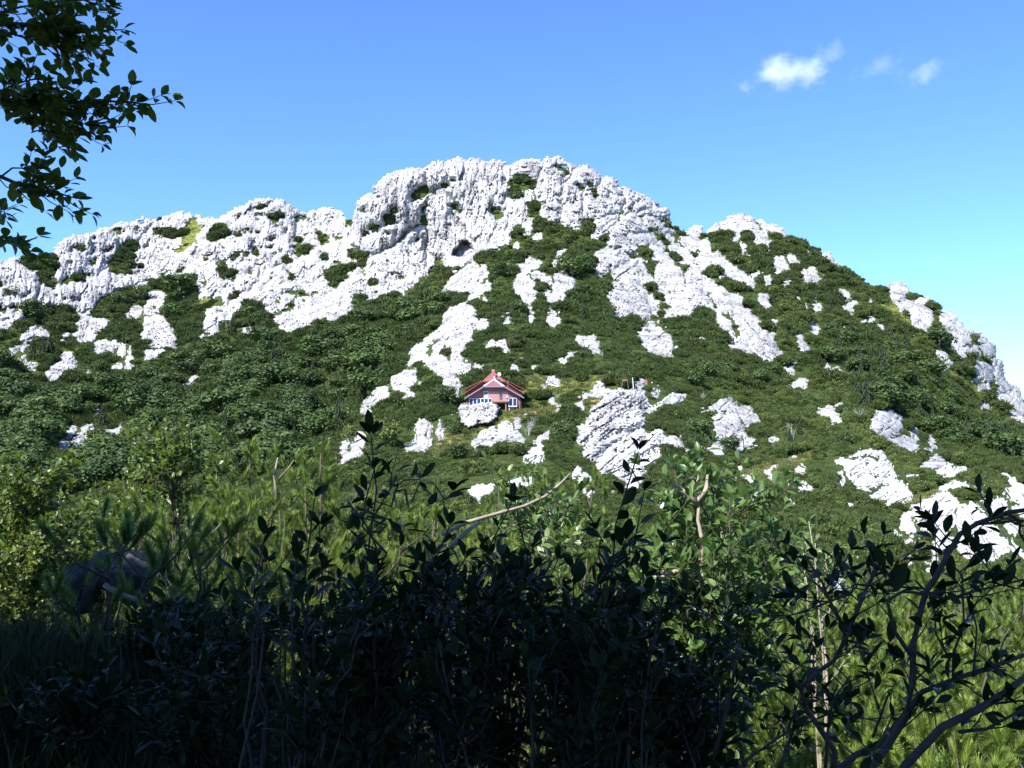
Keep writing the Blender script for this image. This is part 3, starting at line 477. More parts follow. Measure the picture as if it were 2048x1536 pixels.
GREEN = ["A|180,640 230,590 280,550 360,530 430,570 540,580 600,600 570,700 560,780 480,740 400,740 300,720 260,680", "A|480,830 560,800 590,840 560,890 490,900", "A|720,790 850,740 900,760 870,820 700,830 610,860 650,820", "A|1090,640 1200,600 1230,470 1330,420 1420,430 1370,570 1370,680 1290,670 1190,750 1140,760",
"A|1560,320 1680,290 1860,380 1780,400 1600,360", "A|900,640 960,620 1000,670 940,680", "A|1060,520 1160,490 1120,560", "B|560,190 630,150 700,160 600,210", "B|710,290 800,250 870,270 820,290 800,340 750,340", "B|80,500 150,390 250,360 260,430 350,440 250,480 120,530", "B|350,440 410,440 430,480 370,490",
"B|520,630 570,590 600,640 590,680 530,660", "B|290,690 350,640 480,640 400,690 330,730", "B|180,830 260,810 350,830 360,930 250,920", "B|960,600 1030,530 1070,580 1110,600 1120,650 980,680", "B|1200,400 1260,440 1330,480 1320,540 1240,570", "B|1520,610 1620,600 1680,650 1720,700 1690,800 1640,810 1630,720 1570,710",
"B|1280,860 1340,810 1500,770 1580,770 1590,810 1450,840 1520,890 1430,960 1350,970 1300,920", "B|830,690 900,690 930,760 880,770", "B|880,820 940,840 1010,930 930,930", "B|370,260 410,250 400,300", "B|410,740 440,690 430,770",
"C|630,470 690,410 770,370 840,440 750,500 650,510", "C|410,620 440,580 490,610 480,650 420,640", "C|350,690 400,660 470,700 460,750 360,770", "C|200,790 300,760 290,830 240,850", "C|120,870 170,830 220,860 210,890 130,890", "C|720,710 770,690 790,760 720,750", "C|1030,550 1100,570 1140,620 1130,650 1050,610",
"C|1460,590 1540,600 1560,680 1500,700 1450,640", "C|1600,340 1640,310 1700,350 1780,420 1770,460 1640,380", "C|1660,270 1760,270 1830,300 1920,320 1900,380 1790,410 1700,330", "C|0,1020 80,1010 140,1060 190,1100 160,1200 110,1200 100,1080 0,1060", "C|1610,470 1680,460 1760,490 1680,510", "C|920,370 990,330 1040,370 960,390",
"D|770,360 830,380 880,390 870,420 820,420", "D|900,330 960,350 960,380 910,370", "D|570,150 680,160 700,230 660,280 630,210 560,180", "D|960,400 1000,390 980,520 950,480", "D|1310,600 1390,540 1330,640"]
CLEFT = ["B|970,340 1020,330 1010,400 990,490 960,530", "B|680,490 690,620 675,600", "B|600,690 640,800 600,900 610,780", "C|760,960 800,1050 860,1110 840,1160 780,1210 770,1050", "C|1290,860 1300,1000 1280,1000", "B|550,250 590,230 650,340 630,330", "A|680,620 750,620 750,680 680,690", "A|870,570 990,470 960,560", "A|700,520 770,440 760,570", "G|1700,490 1740,480 1740,515 1700,515", "F|710,1140 790,1110 780,1140", "D|1100,1200 1140,1160 1160,1200 1120,1230", "B|1770,1040 1830,1040 1810,1080"]
CAVE = ["C|1040,1080 1060,1020 1110,990 1140,930 1200,930 1260,980 1270,1050 1240,1090 1150,1110"]
MEADOW = ["H|230,1100 380,1010 440,1040 500,1040 620,1060 900,1030 1200,1040 1250,1060 1100,1090 1050,1140 1020,1110 930,1160 780,1150 740,1200 650,1230 560,1250 440,1180 400,1220 250,1230", "G|1240,450 1400,350 1560,310 1740,270 1850,250 2048,230 2048,330 1900,330 1750,370 1620,430 1500,480 1440,560 1300,600 1180,700 1090,680 1150,560",
"I|600,240 680,200 880,200 760,290 680,320 610,330", "M|640,760 750,690 900,650 1100,620 1300,540 1500,520 1560,540 1440,570 1100,720 1000,810 800,830 660,800", "A|1860,190 1960,200 2048,250 2048,360 1950,520 1860,570 1750,560 1730,500 1830,480 1880,340", "B|0,340 100,350 20,480 0,480", "L|560,310 780,300 800,360 760,390 880,440 860,560 1040,640 1000,660 850,560 790,440", "L|1260,960 1400,1040 1640,1080 1650,1150 1600,1260 1480,1120 1300,1020",
"B|660,760 700,740 800,780 760,830 660,890 590,950 560,1010 430,1080 340,1050 450,990 600,900", "B|0,1190 90,1010 150,1060 50,1180", "J|880,480 1060,530 1160,540 1090,580 930,520", "H|230,1330 420,1290 560,1300 640,1400 500,1470 300,1440", "C|870,1090 980,1100 950,1150 860,1180 780,1260 700,1330 600,1390", "N|900,1260 1060,1200 1200,1170 1220,1190 900,1330", "E|1750,800 1830,770 1850,870 1760,860", "G|640,100 780,120 760,140 660,130"]
DRY = ["G|1140,560 1200,490 1400,460 1330,560 1260,640 1170,650", "I|640,240 700,215 860,205 760,270 680,310", "M|700,760 800,690 900,670 1000,700 800,780", "M|1280,550 1500,525 1400,560", "H|100,1400 560,1340 640,1390 200,1460"]

MU0, MV0, MW, MH = -240, 300, 2560, 900        # mask window in photo pixels
uu, vv = np.meshgrid(np.arange(MU0, MU0 + MW, dtype=float), np.arange(MV0, MV0 + MH, dtype=float))
def fill(mask, poly, val):
    x0 = max(int(poly[:, 0].min()) - 1, MU0); x1 = min(int(poly[:, 0].max()) + 2, MU0 + MW); y0 = max(int(poly[:, 1].min()) - 1, MV0); y1 = min(int(poly[:, 1].max()) + 2, MV0 + MH)
    if x1 <= x0 or y1 <= y0: return
    xs = uu[y0-MV0:y1-MV0, x0-MU0:x1-MU0]; ys = vv[y0-MV0:y1-MV0, x0-MU0:x1-MU0]
    ins = np.zeros(xs.shape, bool); n = len(poly)
    for i in range(n):
        xa, ya = poly[i]; xb, yb = poly[(i+1) % n]
        if ya == yb: continue
        c = ((ya > ys) != (yb > ys)) & (xs < (xb - xa) * (ys - ya) / (yb - ya) + xa)
        ins ^= c
    mask[y0-MV0:y1-MV0, x0-MU0:x1-MU0][ins] = val
rockid = np.zeros((MH, MW), np.int16)
RK = []
for i, r in enumerate(ROCKS):
    t, st, lab, s = r.split('|'); poly = outline(t, s); RK.append((st, lab, poly)); fill(rockid, poly, i + 1)
for g in GREEN:
    t, s = g.split('|'); fill(rockid, outline(t, s), 0)
def grow(a, n, block):
    for k in range(n):
        for s in ((0, 1), (0, -1), (1, 0), (-1, 0)):
            r = np.roll(a, s, (0, 1)); a = np.where((a == 0) & ~block, r, a)
    return a
green_px = np.zeros((MH, MW), np.uint8)
for g in GREEN:
    t, s = g.split('|'); fill(green_px, outline(t, s), 1)
rockid = grow(rockid, 2, green_px > 0)
rockid = grow(rockid, 2, (green_px > 0) | ((vv > 860) & (uu > 1560)))
_cl = np.isin(rockid, [i + 1 for i, k in enumerate(RK) if k[0] == 'c' and k[2][:, 0].ptp() * k[2][:, 1].ptp() > 900])
rockid = np.where((rockid == 0) & (vv < 640) & (uu < 1350), grow(np.where(_cl, rockid, 0), 3, (green_px > 0) | (rockid > 0)), rockid)
meadow = np.zeros((MH, MW), np.uint8)
for g in MEADOW:
    t, s = g.split('|'); fill(meadow, outline(t, s), 1)
for g in DRY:
    t, s = g.split('|'); fill(meadow, outline(t, s), 2)
recess = np.zeros((MH, MW), np.float32)
for g in CLEFT:
    t, s = g.split('|'); fill(recess, outline(t, s), 3.0)
for g in CAVE:
    t, s = g.split('|'); fill(recess, outline(t, s), 11.0)
def blur(a, n):
    a = a.astype(np.float32)
    for _ in range(n):
        a = (a + np.roll(a, 1, 0) + np.roll(a, -1, 0) + np.roll(a, 1, 1) + np.roll(a, -1, 1)) / 5
    return a
recess = blur(recess, 3)
# clefts filled with shrubs and shade cut the rocks into blocks along their bedding
_sty = np.array([0] + [{'c': 1, 's': 2, 'r': 3, 'b': 4, 'w': 0}[k[0]] for k in RK])[rockid]
_big = np.array([0] + [min(k[2][:, 0].ptp(), k[2][:, 1].ptp()) > 13 for k in RK])[rockid] > 0
for st_, an_, la, lb, th in ((2, -33, 70, 18, 0.006),):
    an_ = math.radians(an_); ca = uu * math.cos(an_) + vv * math.sin(an_); cb = -uu * math.sin(an_) + vv * math.cos(an_)
    rockid[(np.abs(fbm2(ca / la, cb / lb, 3, 200 + st_, 0.6)) < th) & (_sty == st_) & _big] = 0
# ragged outlines: look the mask up at a noise-shifted place
nx = 3.4 * fbm2(uu / 12, vv / 12, 2, 3, 0.8) + 3.8 * fbm2(uu / 4.2, vv / 4.2, 2, 13, 0.7); ny = 3.4 * fbm2(uu / 12, vv / 12, 2, 43, 0.8) + 3.8 * fbm2(uu / 4.2, vv / 4.2, 2, 53, 0.7)
ju = np.clip((uu + nx - MU0).round().astype(int), 0, MW - 1); jv = np.clip((vv + ny - MV0).round().astype(int), 0, MH - 1)
rockid = rockid[jv, ju]; meadow = meadow[jv, ju]
# grassy ledges and pockets in the big cliffs
pock = fbm2(uu / 26, vv / 15, 5, 91, 0.6)
big = np.isin(rockid, [i + 1 for i, k in enumerate(RK) if k[0] == 'c' and k[2][:, 0].ptp() * k[2][:, 1].ptp() > 1500])
rockid[(pock > 0.44) & big & (uu < 760) | (pock > 0.60) & big] = 0

def at_mask(a, u, v):
    i = np.clip(np.round(np.asarray(u) - MU0).astype(int), 0, MW - 1); j = np.clip(np.round(np.asarray(v) - MV0).astype(int), 0, MH - 1)
    return a[j, i]

# ------------------------------------------------------------------ the mountain sheet
def build_mountain():
    us = np.concatenate([np.arange(-500, 0, 10), np.arange(0, 2052, 4), np.arange(2060, 2620, 10)]).astype(float)
    nr = 210
    t = np.linspace(0, 1, nr)
    top = skyline(us) + 1.5
    U = np.repeat(us[None, :], nr, 0); Vv = top[None, :] + (1330 - top[None, :]) * t[:, None]
    D = depth(U, Vv)
    D = D * (1 + 0.004 * fbm2(U / 40, Vv / 40, 4, 5))
    D = D + 1.5 * at_mask(blur(recess, 4), U, Vv)
    X = pos(U, Vv, D)
    back = []
    for dd, dz in ((160, -75), (60, -28), (16, -3.5)):
        b = X[0].copy(); b[:, 1] += dd; b[:, 0] *= (b[:, 1] / X[0][:, 1]); b[:, 2] += dz; back.append(b)
    fr = X[-1].copy(); fr[:, 2] -= 3
    X = np.concatenate([np.array(back), X, fr[None]], 0)
    n0, n1 = X.shape[:2]
    idx = np.arange(n0 * n1).reshape(n0, n1)
    Fc = np.stack([idx[:-1, :-1], idx[1:, :-1], idx[1:, 1:], idx[:-1, 1:]], -1).reshape(-1, 4)
    me = np_mesh('mountain', X.reshape(-1, 3), Fc, True)
    Um = np.concatenate([np.repeat(us[None], 3, 0), U, U[-1:]], 0); Vm = np.concatenate([np.repeat(top[None], 3, 0), Vv, Vv[-1:]], 0)
    g = at_mask(blur(meadow > 0, 2), Um, Vm); d = at_mask(blur(meadow == 2, 3), Um, Vm)
    a = me.attributes.new('meadow', 'FLOAT', 'POINT'); a.data.foreach_set('value', g.astype(np.float32).ravel())
    a = me.attributes.new('dry', 'FLOAT', 'POINT'); a.data.foreach_set('value', d.astype(np.float32).ravel())
    m, nt, b = mat_new('mountain_ground')
    geo = nt.nodes.new('ShaderNodeNewGeometry')
    def nz(sc):
        n = nt.nodes.new('ShaderNodeTexNoise'); n.inputs['Scale'].default_value = sc; n.inputs['Detail'].default_value = 6; n.inputs['Roughness'].default_value = 0.65
        nt.links.new(geo.outputs['Position'], n.inputs['Vector']); return n.outputs[0]
    scrub = ramp(nt, nz(0.5), [(0.3, (0.022, 0.036, 0.010)), (0.55, (0.05, 0.075, 0.018)), (0.75, (0.085, 0.11, 0.03))])
    grass = ramp(nt, nz(0.9), [(0.3, (0.085, 0.11, 0.022)), (0.55, (0.16, 0.18, 0.04)), (0.8, (0.24, 0.24, 0.08))])
    dryc = ramp(nt, nz(0.9), [(0.3, (0.20, 0.17, 0.06)), (0.7, (0.36, 0.27, 0.12))])
    at = nt.nodes.new('ShaderNodeAttribute'); at.attribute_name = 'meadow'
    at2 = nt.nodes.new('ShaderNodeAttribute'); at2.attribute_name = 'dry'
    mx = nt.nodes.new('ShaderNodeMix'); mx.data_type = 'RGBA'; nt.links.new(at.outputs['Fac'], mx.inputs[0]); nt.links.new(scrub, mx.inputs[6]); nt.links.new(grass, mx.inputs[7])
    mx2 = nt.nodes.new('ShaderNodeMix'); mx2.data_type = 'RGBA'; nt.links.new(at2.outputs['Fac'], mx2.inputs[0]); nt.links.new(mx.outputs[2], mx2.inputs[6]); nt.links.new(dryc, mx2.inputs[7])
    nt.links.new(mx2.outputs[2], b.inputs['Base Color']); b.inputs['Roughness'].default_value = 0.95; b.inputs['Specular IOR Level'].default_value = 0.1
    bp = nt.nodes.new('ShaderNodeBump'); bp.inputs['Distance'].default_value = 0.4; nt.links.new(nz(1.6), bp.inputs['Height']); nt.links.new(bp.outputs[0], b.inputs['Normal'])
    o = link('mountain', me, None, m); tag(o, kind='structure')
build_mountain()

# near hillside, and a plain that runs on to the horizon
def near_z(x, y):
    x = np.asarray(x, float); y = np.asarray(y, float)
    z = -1.6 - 0.2 * np.clip(y, -6, 55) - 0.06 * np.clip(x, -12, 12) * np.clip(1 - y / 30, 0, 1)
    z = z + 1.45 * np.exp(-0.5 * ((x + 2.4) / 1.5) ** 2 - 0.5 * ((y - 5.2) / 1.6) ** 2)      # the stony bank at left
    return z + 0.18 * fbm2(x / 1.7 + 40, y / 1.7 + 40, 4, 61)
def build_ground():
    a = np.concatenate([np.linspace(-150, -16, 30), np.linspace(-15, 15, 130), np.linspace(16, 150, 30)])
    b = np.concatenate([np.linspace(-90, -8, 22), np.linspace(-7, 20, 130), np.linspace(21, 75, 40)])
    Xg, Yg = np.meshgrid(a, b)
    Z = near_z(Xg, Yg)
    V = np.stack([Xg, Yg, Z], -1); n0, n1 = Xg.shape; idx = np.arange(n0 * n1).reshape(n0, n1)
    Fc = np.stack([idx[:-1, :-1], idx[:-1, 1:], idx[1:, 1:], idx[1:, :-1]], -1).reshape(-1, 4)
    m, nt, bb = mat_new('forest_floor')
    nt.links.new(ramp(nt, tex_noise(nt, 2.2, 8, 0.7), [(0.3, (0.02, 0.018, 0.01)), (0.5, (0.05, 0.045, 0.022)), (0.7, (0.06, 0.085, 0.025))]), bb.inputs['Base Color'])
    bb.inputs['Roughness'].default_value = 0.95; bb.inputs['Specular IOR Level'].default_value = 0.1
    tag(link('ground', np_mesh('ground', V.reshape(-1, 3), Fc, True), None, m), kind='structure')
    R = 7000; z = -110
    V = np.array([[-R, -R, z], [R, -R, z], [R, R, z], [-R, R, z]], float)
    tag(link('plain', np_mesh('plain', V, np.array([[0, 1, 2, 3]])), None, simple('far_plain', (0.05, 0.075, 0.03), 0.95, 0.3, 0.01)), kind='structure')
build_ground()

# ------------------------------------------------------------------ rocks
def dist_inside(mask, cap=46):
    """city distance (px) to the outside of each rock"""
    d = np.zeros(mask.shape, np.float32); cur = mask > 0
    same = lambda a, dy, dx: np.roll(a, (dy, dx), (0, 1))
    ids = mask
    ok = (ids > 0)
    for s in ((0, 1), (0, -1), (1, 0), (-1, 0)): ok &= same(ids, *s) == ids
    cur = ok
    for k in range(cap):
        d += cur
        nxt = cur.copy()
        if k % 2 == 0:
            for s in ((0, 1), (0, -1), (1, 0), (-1, 0)): nxt &= same(cur, *s)
        else:
            for s in ((0, 1), (0, -1), (1, 0), (-1, 0), (1, 1), (1, -1), (-1, 1), (-1, -1)): nxt &= same(cur, *s)
        cur = nxt
        if not cur.any(): break
    return d
ORD = ['topmost', 'second', 'third', 'fourth', 'fifth', 'sixth', 'seventh', 'eighth', 'ninth', 'tenth', 'eleventh', 'twelfth']
def region(u, v):
    if v < 1200 and u > 1760 and v < 560 + (u - 1760) * 1.05 + 60: return 'the right skyline ridge'
    if 1400 < u < 1620 and v < 520: return 'the right-hand knoll'
    if u < 430 and v < 600: return 'the far left cliffs'
    if u < 640 and v < 770: return 'the left slope below cliffs'
    if u < 640: return 'the wood at lower left'
    if u < 720 and v < 560: return 'the white dome'
    if 690 < u < 1010 and v > 800: return 'the shrubs below left of hut'
    if u < 960 and v > 560: return 'the ridge above left of hut'
    if 850 < u < 1345 and v < 560 and not (u > 1190 and v > 480): return 'the summit cliffs'
    if u < 1190 and v < 740: return 'green slope between hut and summit'
    if 1010 < u < 1240 and v < 850: return 'the meadow right of the hut'
    if u < 1160: return 'grassy slope below the hut'
    if u < 1560 and v < 800 and u + (800 - v) * 0.0 < 1560 and v < 730: return 'the white rib right of centre'
    if u < 1460 and v < 1080: return 'ground around the tilted slabs'
    if v < 800: return 'the shrubby right slope'
    if u < 1680: return 'slope right of tilted slabs'
    return 'the lower right hillside'

def build_rocks():
    S = 1.5
    gu = np.arange(MU0, MU0 + MW - 2, S); gv = np.arange(MV0, MV0 + MH - 2, S)
    U, Vv = np.meshgrid(gu, gv)
    rid = at_mask(rockid, U, Vv)
    dist = at_mask(blur(dist_inside(rockid), 1), U, Vv)
    D = depth(U, Vv); mpp = D / F
    # work only where a rock is near
    sel = np.zeros(rid.shape, bool); q = rid > 0
    for dy in (-1, 0, 1):
        for dx in (-1, 0, 1): sel |= np.roll(q, (dy, dx), (0, 1))
    ii = np.nonzero(sel.ravel())[0]
    u = U.ravel()[ii]; v = Vv.ravel()[ii]; d = dist.ravel()[ii]; Dd = D.ravel()[ii]; mp = mpp.ravel()[ii]
    # nearest rock id for border vertices
    idn = rid.copy()
    for s in ((0, 1), (0, -1), (1, 0), (-1, 0), (1, 1), (-1, -1), (1, -1), (-1, 1)):
        r = np.roll(rid, s, (0, 1)); idn = np.where(idn == 0, r, idn)
    rr = idn.ravel()[ii]
    style = np.array([0] + [{'c': 1, 's': 2, 'r': 3, 'b': 4, 'w': 4}[k[0]] for k in RK])[rr]
    size = np.array([1] + [math.sqrt(max(4, k[2][:, 0].ptp() * k[2][:, 1].ptp())) for k in RK])[rr] * mp
    cen = np.array([[0, 0, 0.15]] + [[k[2][:, 0].mean(), k[2][:, 1].mean(), float(depth(np.clip(k[2][:, 0].mean(), -200, 2200), k[2][:, 1].mean())) / F] for k in RK])[rr]
    X = (u - cen[:, 0]) * cen[:, 2]; Y = (v - cen[:, 1]) * cen[:, 2]
    ang = np.select([style == 1, style == 2, style == 3], [math.radians(-84), math.radians(-33), math.radians(58)], 0.3)
    a = X * np.cos(ang) + Y * np.sin(ang); b = -X * np.sin(ang) + Y * np.cos(ang)       # along / across the bedding
    b = b + 1.1 * fbm2(X / 11 + rr, Y / 11, 3, 8)
    a = a + rr * 37.0; b = b + rr * 11.0; X = X + rr * 37.0
    dm = d * mp
    H = np.clip(0.32 * size, 0.8, 5.0)
    bulge = 0.8 * H * (1 - np.exp(-dm / (0.13 * H + 0.1))) + 0.2 * H * (1 - np.exp(-dm / (0.6 * H + 0.1)))
    wob = fbm2(a / 9, b / 4, 3, 21)
    per = np.select([style == 1, style == 2, style == 3], [2.6, 1.9, 2.3], 2.0)
    s = b / per + 0.7 * wob + rr * 0.37
    fs = s - np.floor(s); lay = _hash(np.floor(s), np.zeros_like(s), np.zeros_like(s), 77)
    step = np.where(fs < 0.17, -(0.17 - fs) / 0.17, 0) * np.clip(0.2 + 2.4 * fbm2(a / 5, b / 2, 3, 23) + 0.8, 0, 2.0) + (lay - 0.5) * 0.9 + 0.4 * (fs - 0.5)
    joint = a / (per * np.where(style == 1, 4.0, 2.3)) + 5 * lay + 0.25 * wob
    fj = joint - np.floor(joint); lj = _hash(np.floor(joint), np.floor(s), np.zeros_like(s), 99)
    step = step + np.where(fj < 0.13, -(0.13 - fj) / 0.13, 0) * 0.9 + (lj - 0.5) * 0.55
    amp = np.select([style == 1, style == 2, style == 3], [0.55, 1.0, 0.95], 0.35) * np.clip(size / 6, 0.25, 1.0)
    c1, c2, cid = cells2(a / 2.6, b / 1.5, 31)
    knob = np.clip((c2 - c1) * 2.0, 0, 1) * 0.8 + (cid - .5) * 0.8
    kamp = np.select([style == 1, style == 4], [0.10, 0.45], 0.05) * np.clip(size / 6, 0.3, 1.1)
    macro = 1.0 * fbm2(X / 16, Y / 16, 4, 55) * np.clip(size / 20, 0.1, 1.2)
    near_s = np.clip((mp - 0.02) / 0.09, 0.65, 1.0)
    blk = np.clip(size / 4.5, 0.8, np.where(style == 1, 5.5, 4.0))
    fac = facets2(a / (blk * np.where(style == 1, 2.3, 1.5)), b / blk, 171) * blk * 0.36 + near_s * np.where((style == 2) | (style == 3), 0.2, 0.45) * facets2(a / (blk * np.where(style == 1, 1.0, 0.6)), b / (blk * 0.33), 181) * blk * 0.33
    crev = np.abs(fbm2(a / np.where(style == 4, 3.0, 7.0), b / 1.7, 4, 87, 0.6)); amp = amp * near_s; fine = near_s * 0.30 * fbm2(a / 1.3, b / 0.7, 4, 66, 0.65) - (0.4 + 0.6 * near_s) * 1.3 * np.clip(1 - crev / np.where(mp < 0.09, 0.06, 0.075), 0, 1) * np.select([style == 1, style == 4], [1.6, 1.2], np.where(mp < 0.09, 1.5, 0.8))
    inn = np.clip(d / 3.0, 0, 1)
    delta = np.where(rid.ravel()[ii] > 0, 0.25 + bulge + inn * (amp * step + kamp * knob + fac * np.clip(d / 7, 0.15, 1) + macro * np.clip(d / 10, 0, 1) + fine), -1.4)
    fwd = np.array([0.0] + [4.5 if k[1].startswith('knobbly white rock mass') else 0.0 for k in RK])[rr]
    delta = delta - at_mask(recess, u, v) * inn + fwd
    XYZ = pos(u, v, Dd - delta)
    gl = np.full(rid.size, -1, np.int64); gl[ii] = np.arange(len(ii))
    nr, nc = rid.shape
    base = np.arange(nr * nc).reshape(nr, nc)
    q4 = np.stack([base[:-1, :-1], base[1:, :-1], base[1:, 1:], base[:-1, 1:]], -1)
    r4 = np.stack([rid[:-1, :-1], rid[1:, :-1], rid[1:, 1:], rid[:-1, 1:]], -1)
    owner = r4.max(-1)
    n_by = {}
    made = []
    for i, (st, lab, poly) in enumerate(RK):
        f = q4[owner == i + 1]
        if len(f) < 3: continue
        used, inv = np.unique(f.ravel(), return_inverse=True)
        me = np_mesh('rock', XYZ[gl[used]], inv.reshape(-1, 4))
        cu, cv = poly[:, 0].mean(), poly[:, 1].mean(); w = poly[:, 0].ptp(); h = poly[:, 1].ptp()
        made.append((i, st, lab, me, cu, cv, w, h))
    # names and labels
    per = {}
    for t in made:
        if not t[2]: per.setdefault(region(t[4], t[5]), []).append(t)
    auto = {}
    for reg, lst in per.items():
        lst.sort(key=lambda t: t[5])
        for k, t in enumerate(lst):
            w, h = t[6], t[7]; sz = max(w, h)
            size_w = 'tiny' if sz < 9 else 'small' if sz < 18 else 'medium-sized' if sz < 38 else 'large'
            shp = {'c': 'fluted', 's': 'slabby', 'r': 'ribbed', 'b': 'rough', 'w': 'low'}[t[1]] if sz > 15 else 'pale'
            if w > 1.7 * h: shp += ' flat'
            elif h > 1.4 * w: shp += ' upright'
            else: shp += ' squat'
            side = 'left' if t[4] < np.median([q[4] for q in lst]) else 'right'
            od = ORD[k] if k < len(ORD) else f'{k+1}th'
            if len(lst) == 1: place = f'on {reg}'
            elif k == 0: place = f'topmost on {reg}'
            elif k == len(lst) - 1: place = f'lowest on {reg}'
            else: place = f'{od} from top on {reg}'
            kind = 'boulder' if sz < 18 else 'outcrop'
            auto[t[0]] = f'{size_w} {shp} white {kind}, {place}'
    for (i, st, lab, me, cu, cv, w, h) in made:
        sz = max(w, h)
        if st == 'w': nm, cat, grp = 'stone_wall', 'stone wall', None
        elif sz < 18: nm, cat, grp = 'boulder', 'boulder', 'white boulders on the mountain'
        elif st == 'c' and sz > 60: nm, cat, grp = 'cliff', 'cliff', 'white limestone cliffs'
        else: nm, cat, grp = 'rock_outcrop', 'rock outcrop', 'white limestone outcrops'
        o = link(nm, me, None, M['rock_pale'] if depth(cu, cv) < 185 else M['rock']); tag(o, lab or auto[i], cat, grp)
    return
build_rocks()
# ------------------------------------------------------------------ distant vegetation
VIEW = Vector((0, 1, 0))
def leaf_cloud(n, radii, centre, size, up=0.5, shell=0.35, seed=0, tri=False, elong=1.0, outw=0.6, jit_=0.6):
    """n small leaf-sized faces spread through an ellipsoid, denser near its surface"""
    r = np.random.default_rng(seed)
    d = r.normal(size=(n, 3)); d /= np.linalg.norm(d, axis=1)[:, None]
    rad = 1 - shell * r.random(n) ** 1.6
    c = d * rad[:, None] * np.array(radii) + np.array(centre)
    nrm = d * outw + r.normal(size=(n, 3)) * jit_ + np.array([0, 0, up]); nrm /= np.linalg.norm(nrm, axis=1)[:, None]
    a = np.cross(nrm, r.normal(size=(n, 3))); a /= np.linalg.norm(a, axis=1)[:, None]; b = np.cross(nrm, a)
    s = size * (0.6 + 0.8 * r.random(n))[:, None]
    if tri:
        V = np.stack([c - a*s*0.5, c + a*s*0.5, c + b*s*elong], 1)
    else:
        V = np.stack([c - a*s*0.5, c + b*s*0.32, c + a*s*0.5, c - b*s*0.32], 1)
    return V
def cloud_mesh(name, blocks, mat):
    """blocks: list of arrays (n,k,3) with the same k"""
    V = np.concatenate(blocks, 0); n, k = V.shape[:2]
    me = np_mesh(name, V.reshape(-1, 3), np.arange(n * k).reshape(n, k)); me.materials.append(mat); return me

def clump_mugo(name, seed):
    r = np.random.default_rng(seed); bl = []
    # many upright shoots on a low dome
    n = 190
    ang = r.random(n) * 2 * np.pi; rr = np.sqrt(r.random(n))
    x = rr * np.cos(ang) * 1.25; y = rr * np.sin(ang) * 1.25
    z = 0.55 * (1 - rr**2) ** 0.7 + 0.16 * r.normal(size=n)
    c = np.stack([x, y, z], 1)
    for k in range(3):
        d = np.stack([x * 0.45, y * 0.45, np.ones(n)], 1) + 0.45 * r.normal(size=(n, 3)); d /= np.linalg.norm(d, axis=1)[:, None]
        a = np.cross(d, r.normal(size=(n, 3))); a /= np.linalg.norm(a, axis=1)[:, None]
        w = 0.085 * (0.7 + 0.6 * r.random(n))[:, None]; L = 0.34 * (0.6 + 0.8 * r.random(n))[:, None]
        bl.append(np.stack([c - a*w - d*0.08, c + a*w - d*0.08, c + d*L], 1))
    bl.append(leaf_cloud(70, (1.15, 1.15, 0.42), (0, 0, 0.05), 0.5, 0.8, 0.5, seed + 3, True, 0.7))
    return cloud_mesh(name, bl, M['pine_mat'])
def clump_bush(name, seed, mat):
    bl = [leaf_cloud(240, (0.9, 0.9, 0.75), (0, 0, 0.45), 0.26, 0.5, 0.4, seed)]
    bl += [leaf_cloud(80, (0.5, 0.5, 0.45), (0.5*math.cos(q), 0.5*math.sin(q), 0.7), 0.24, 0.5, 0.4, seed + int(q*10)) for q in (0.4, 2.4, 4.6)]
    return cloud_mesh(name, bl, mat)
def tuft_grass(name, seed, wd=0.05, n=60, mat='grass'):
    r = np.random.default_rng(seed)
    ang = r.random(n) * 2 * np.pi; rr = np.sqrt(r.random(n)) * 0.6
    c = np.stack([rr*np.cos(ang), rr*np.sin(ang), np.zeros(n)], 1); d = np.stack([0.35*r.normal(size=n), 0.35*r.normal(size=n), np.ones(n)], 1)
    a = np.stack([np.cos(ang*3), np.sin(ang*3), np.zeros(n)], 1) * wd
    return cloud_mesh(name, [np.stack([c - a, c + a, c + d * (0.25 + 0.2 * r.random(n))[:, None]], 1)], M[mat])

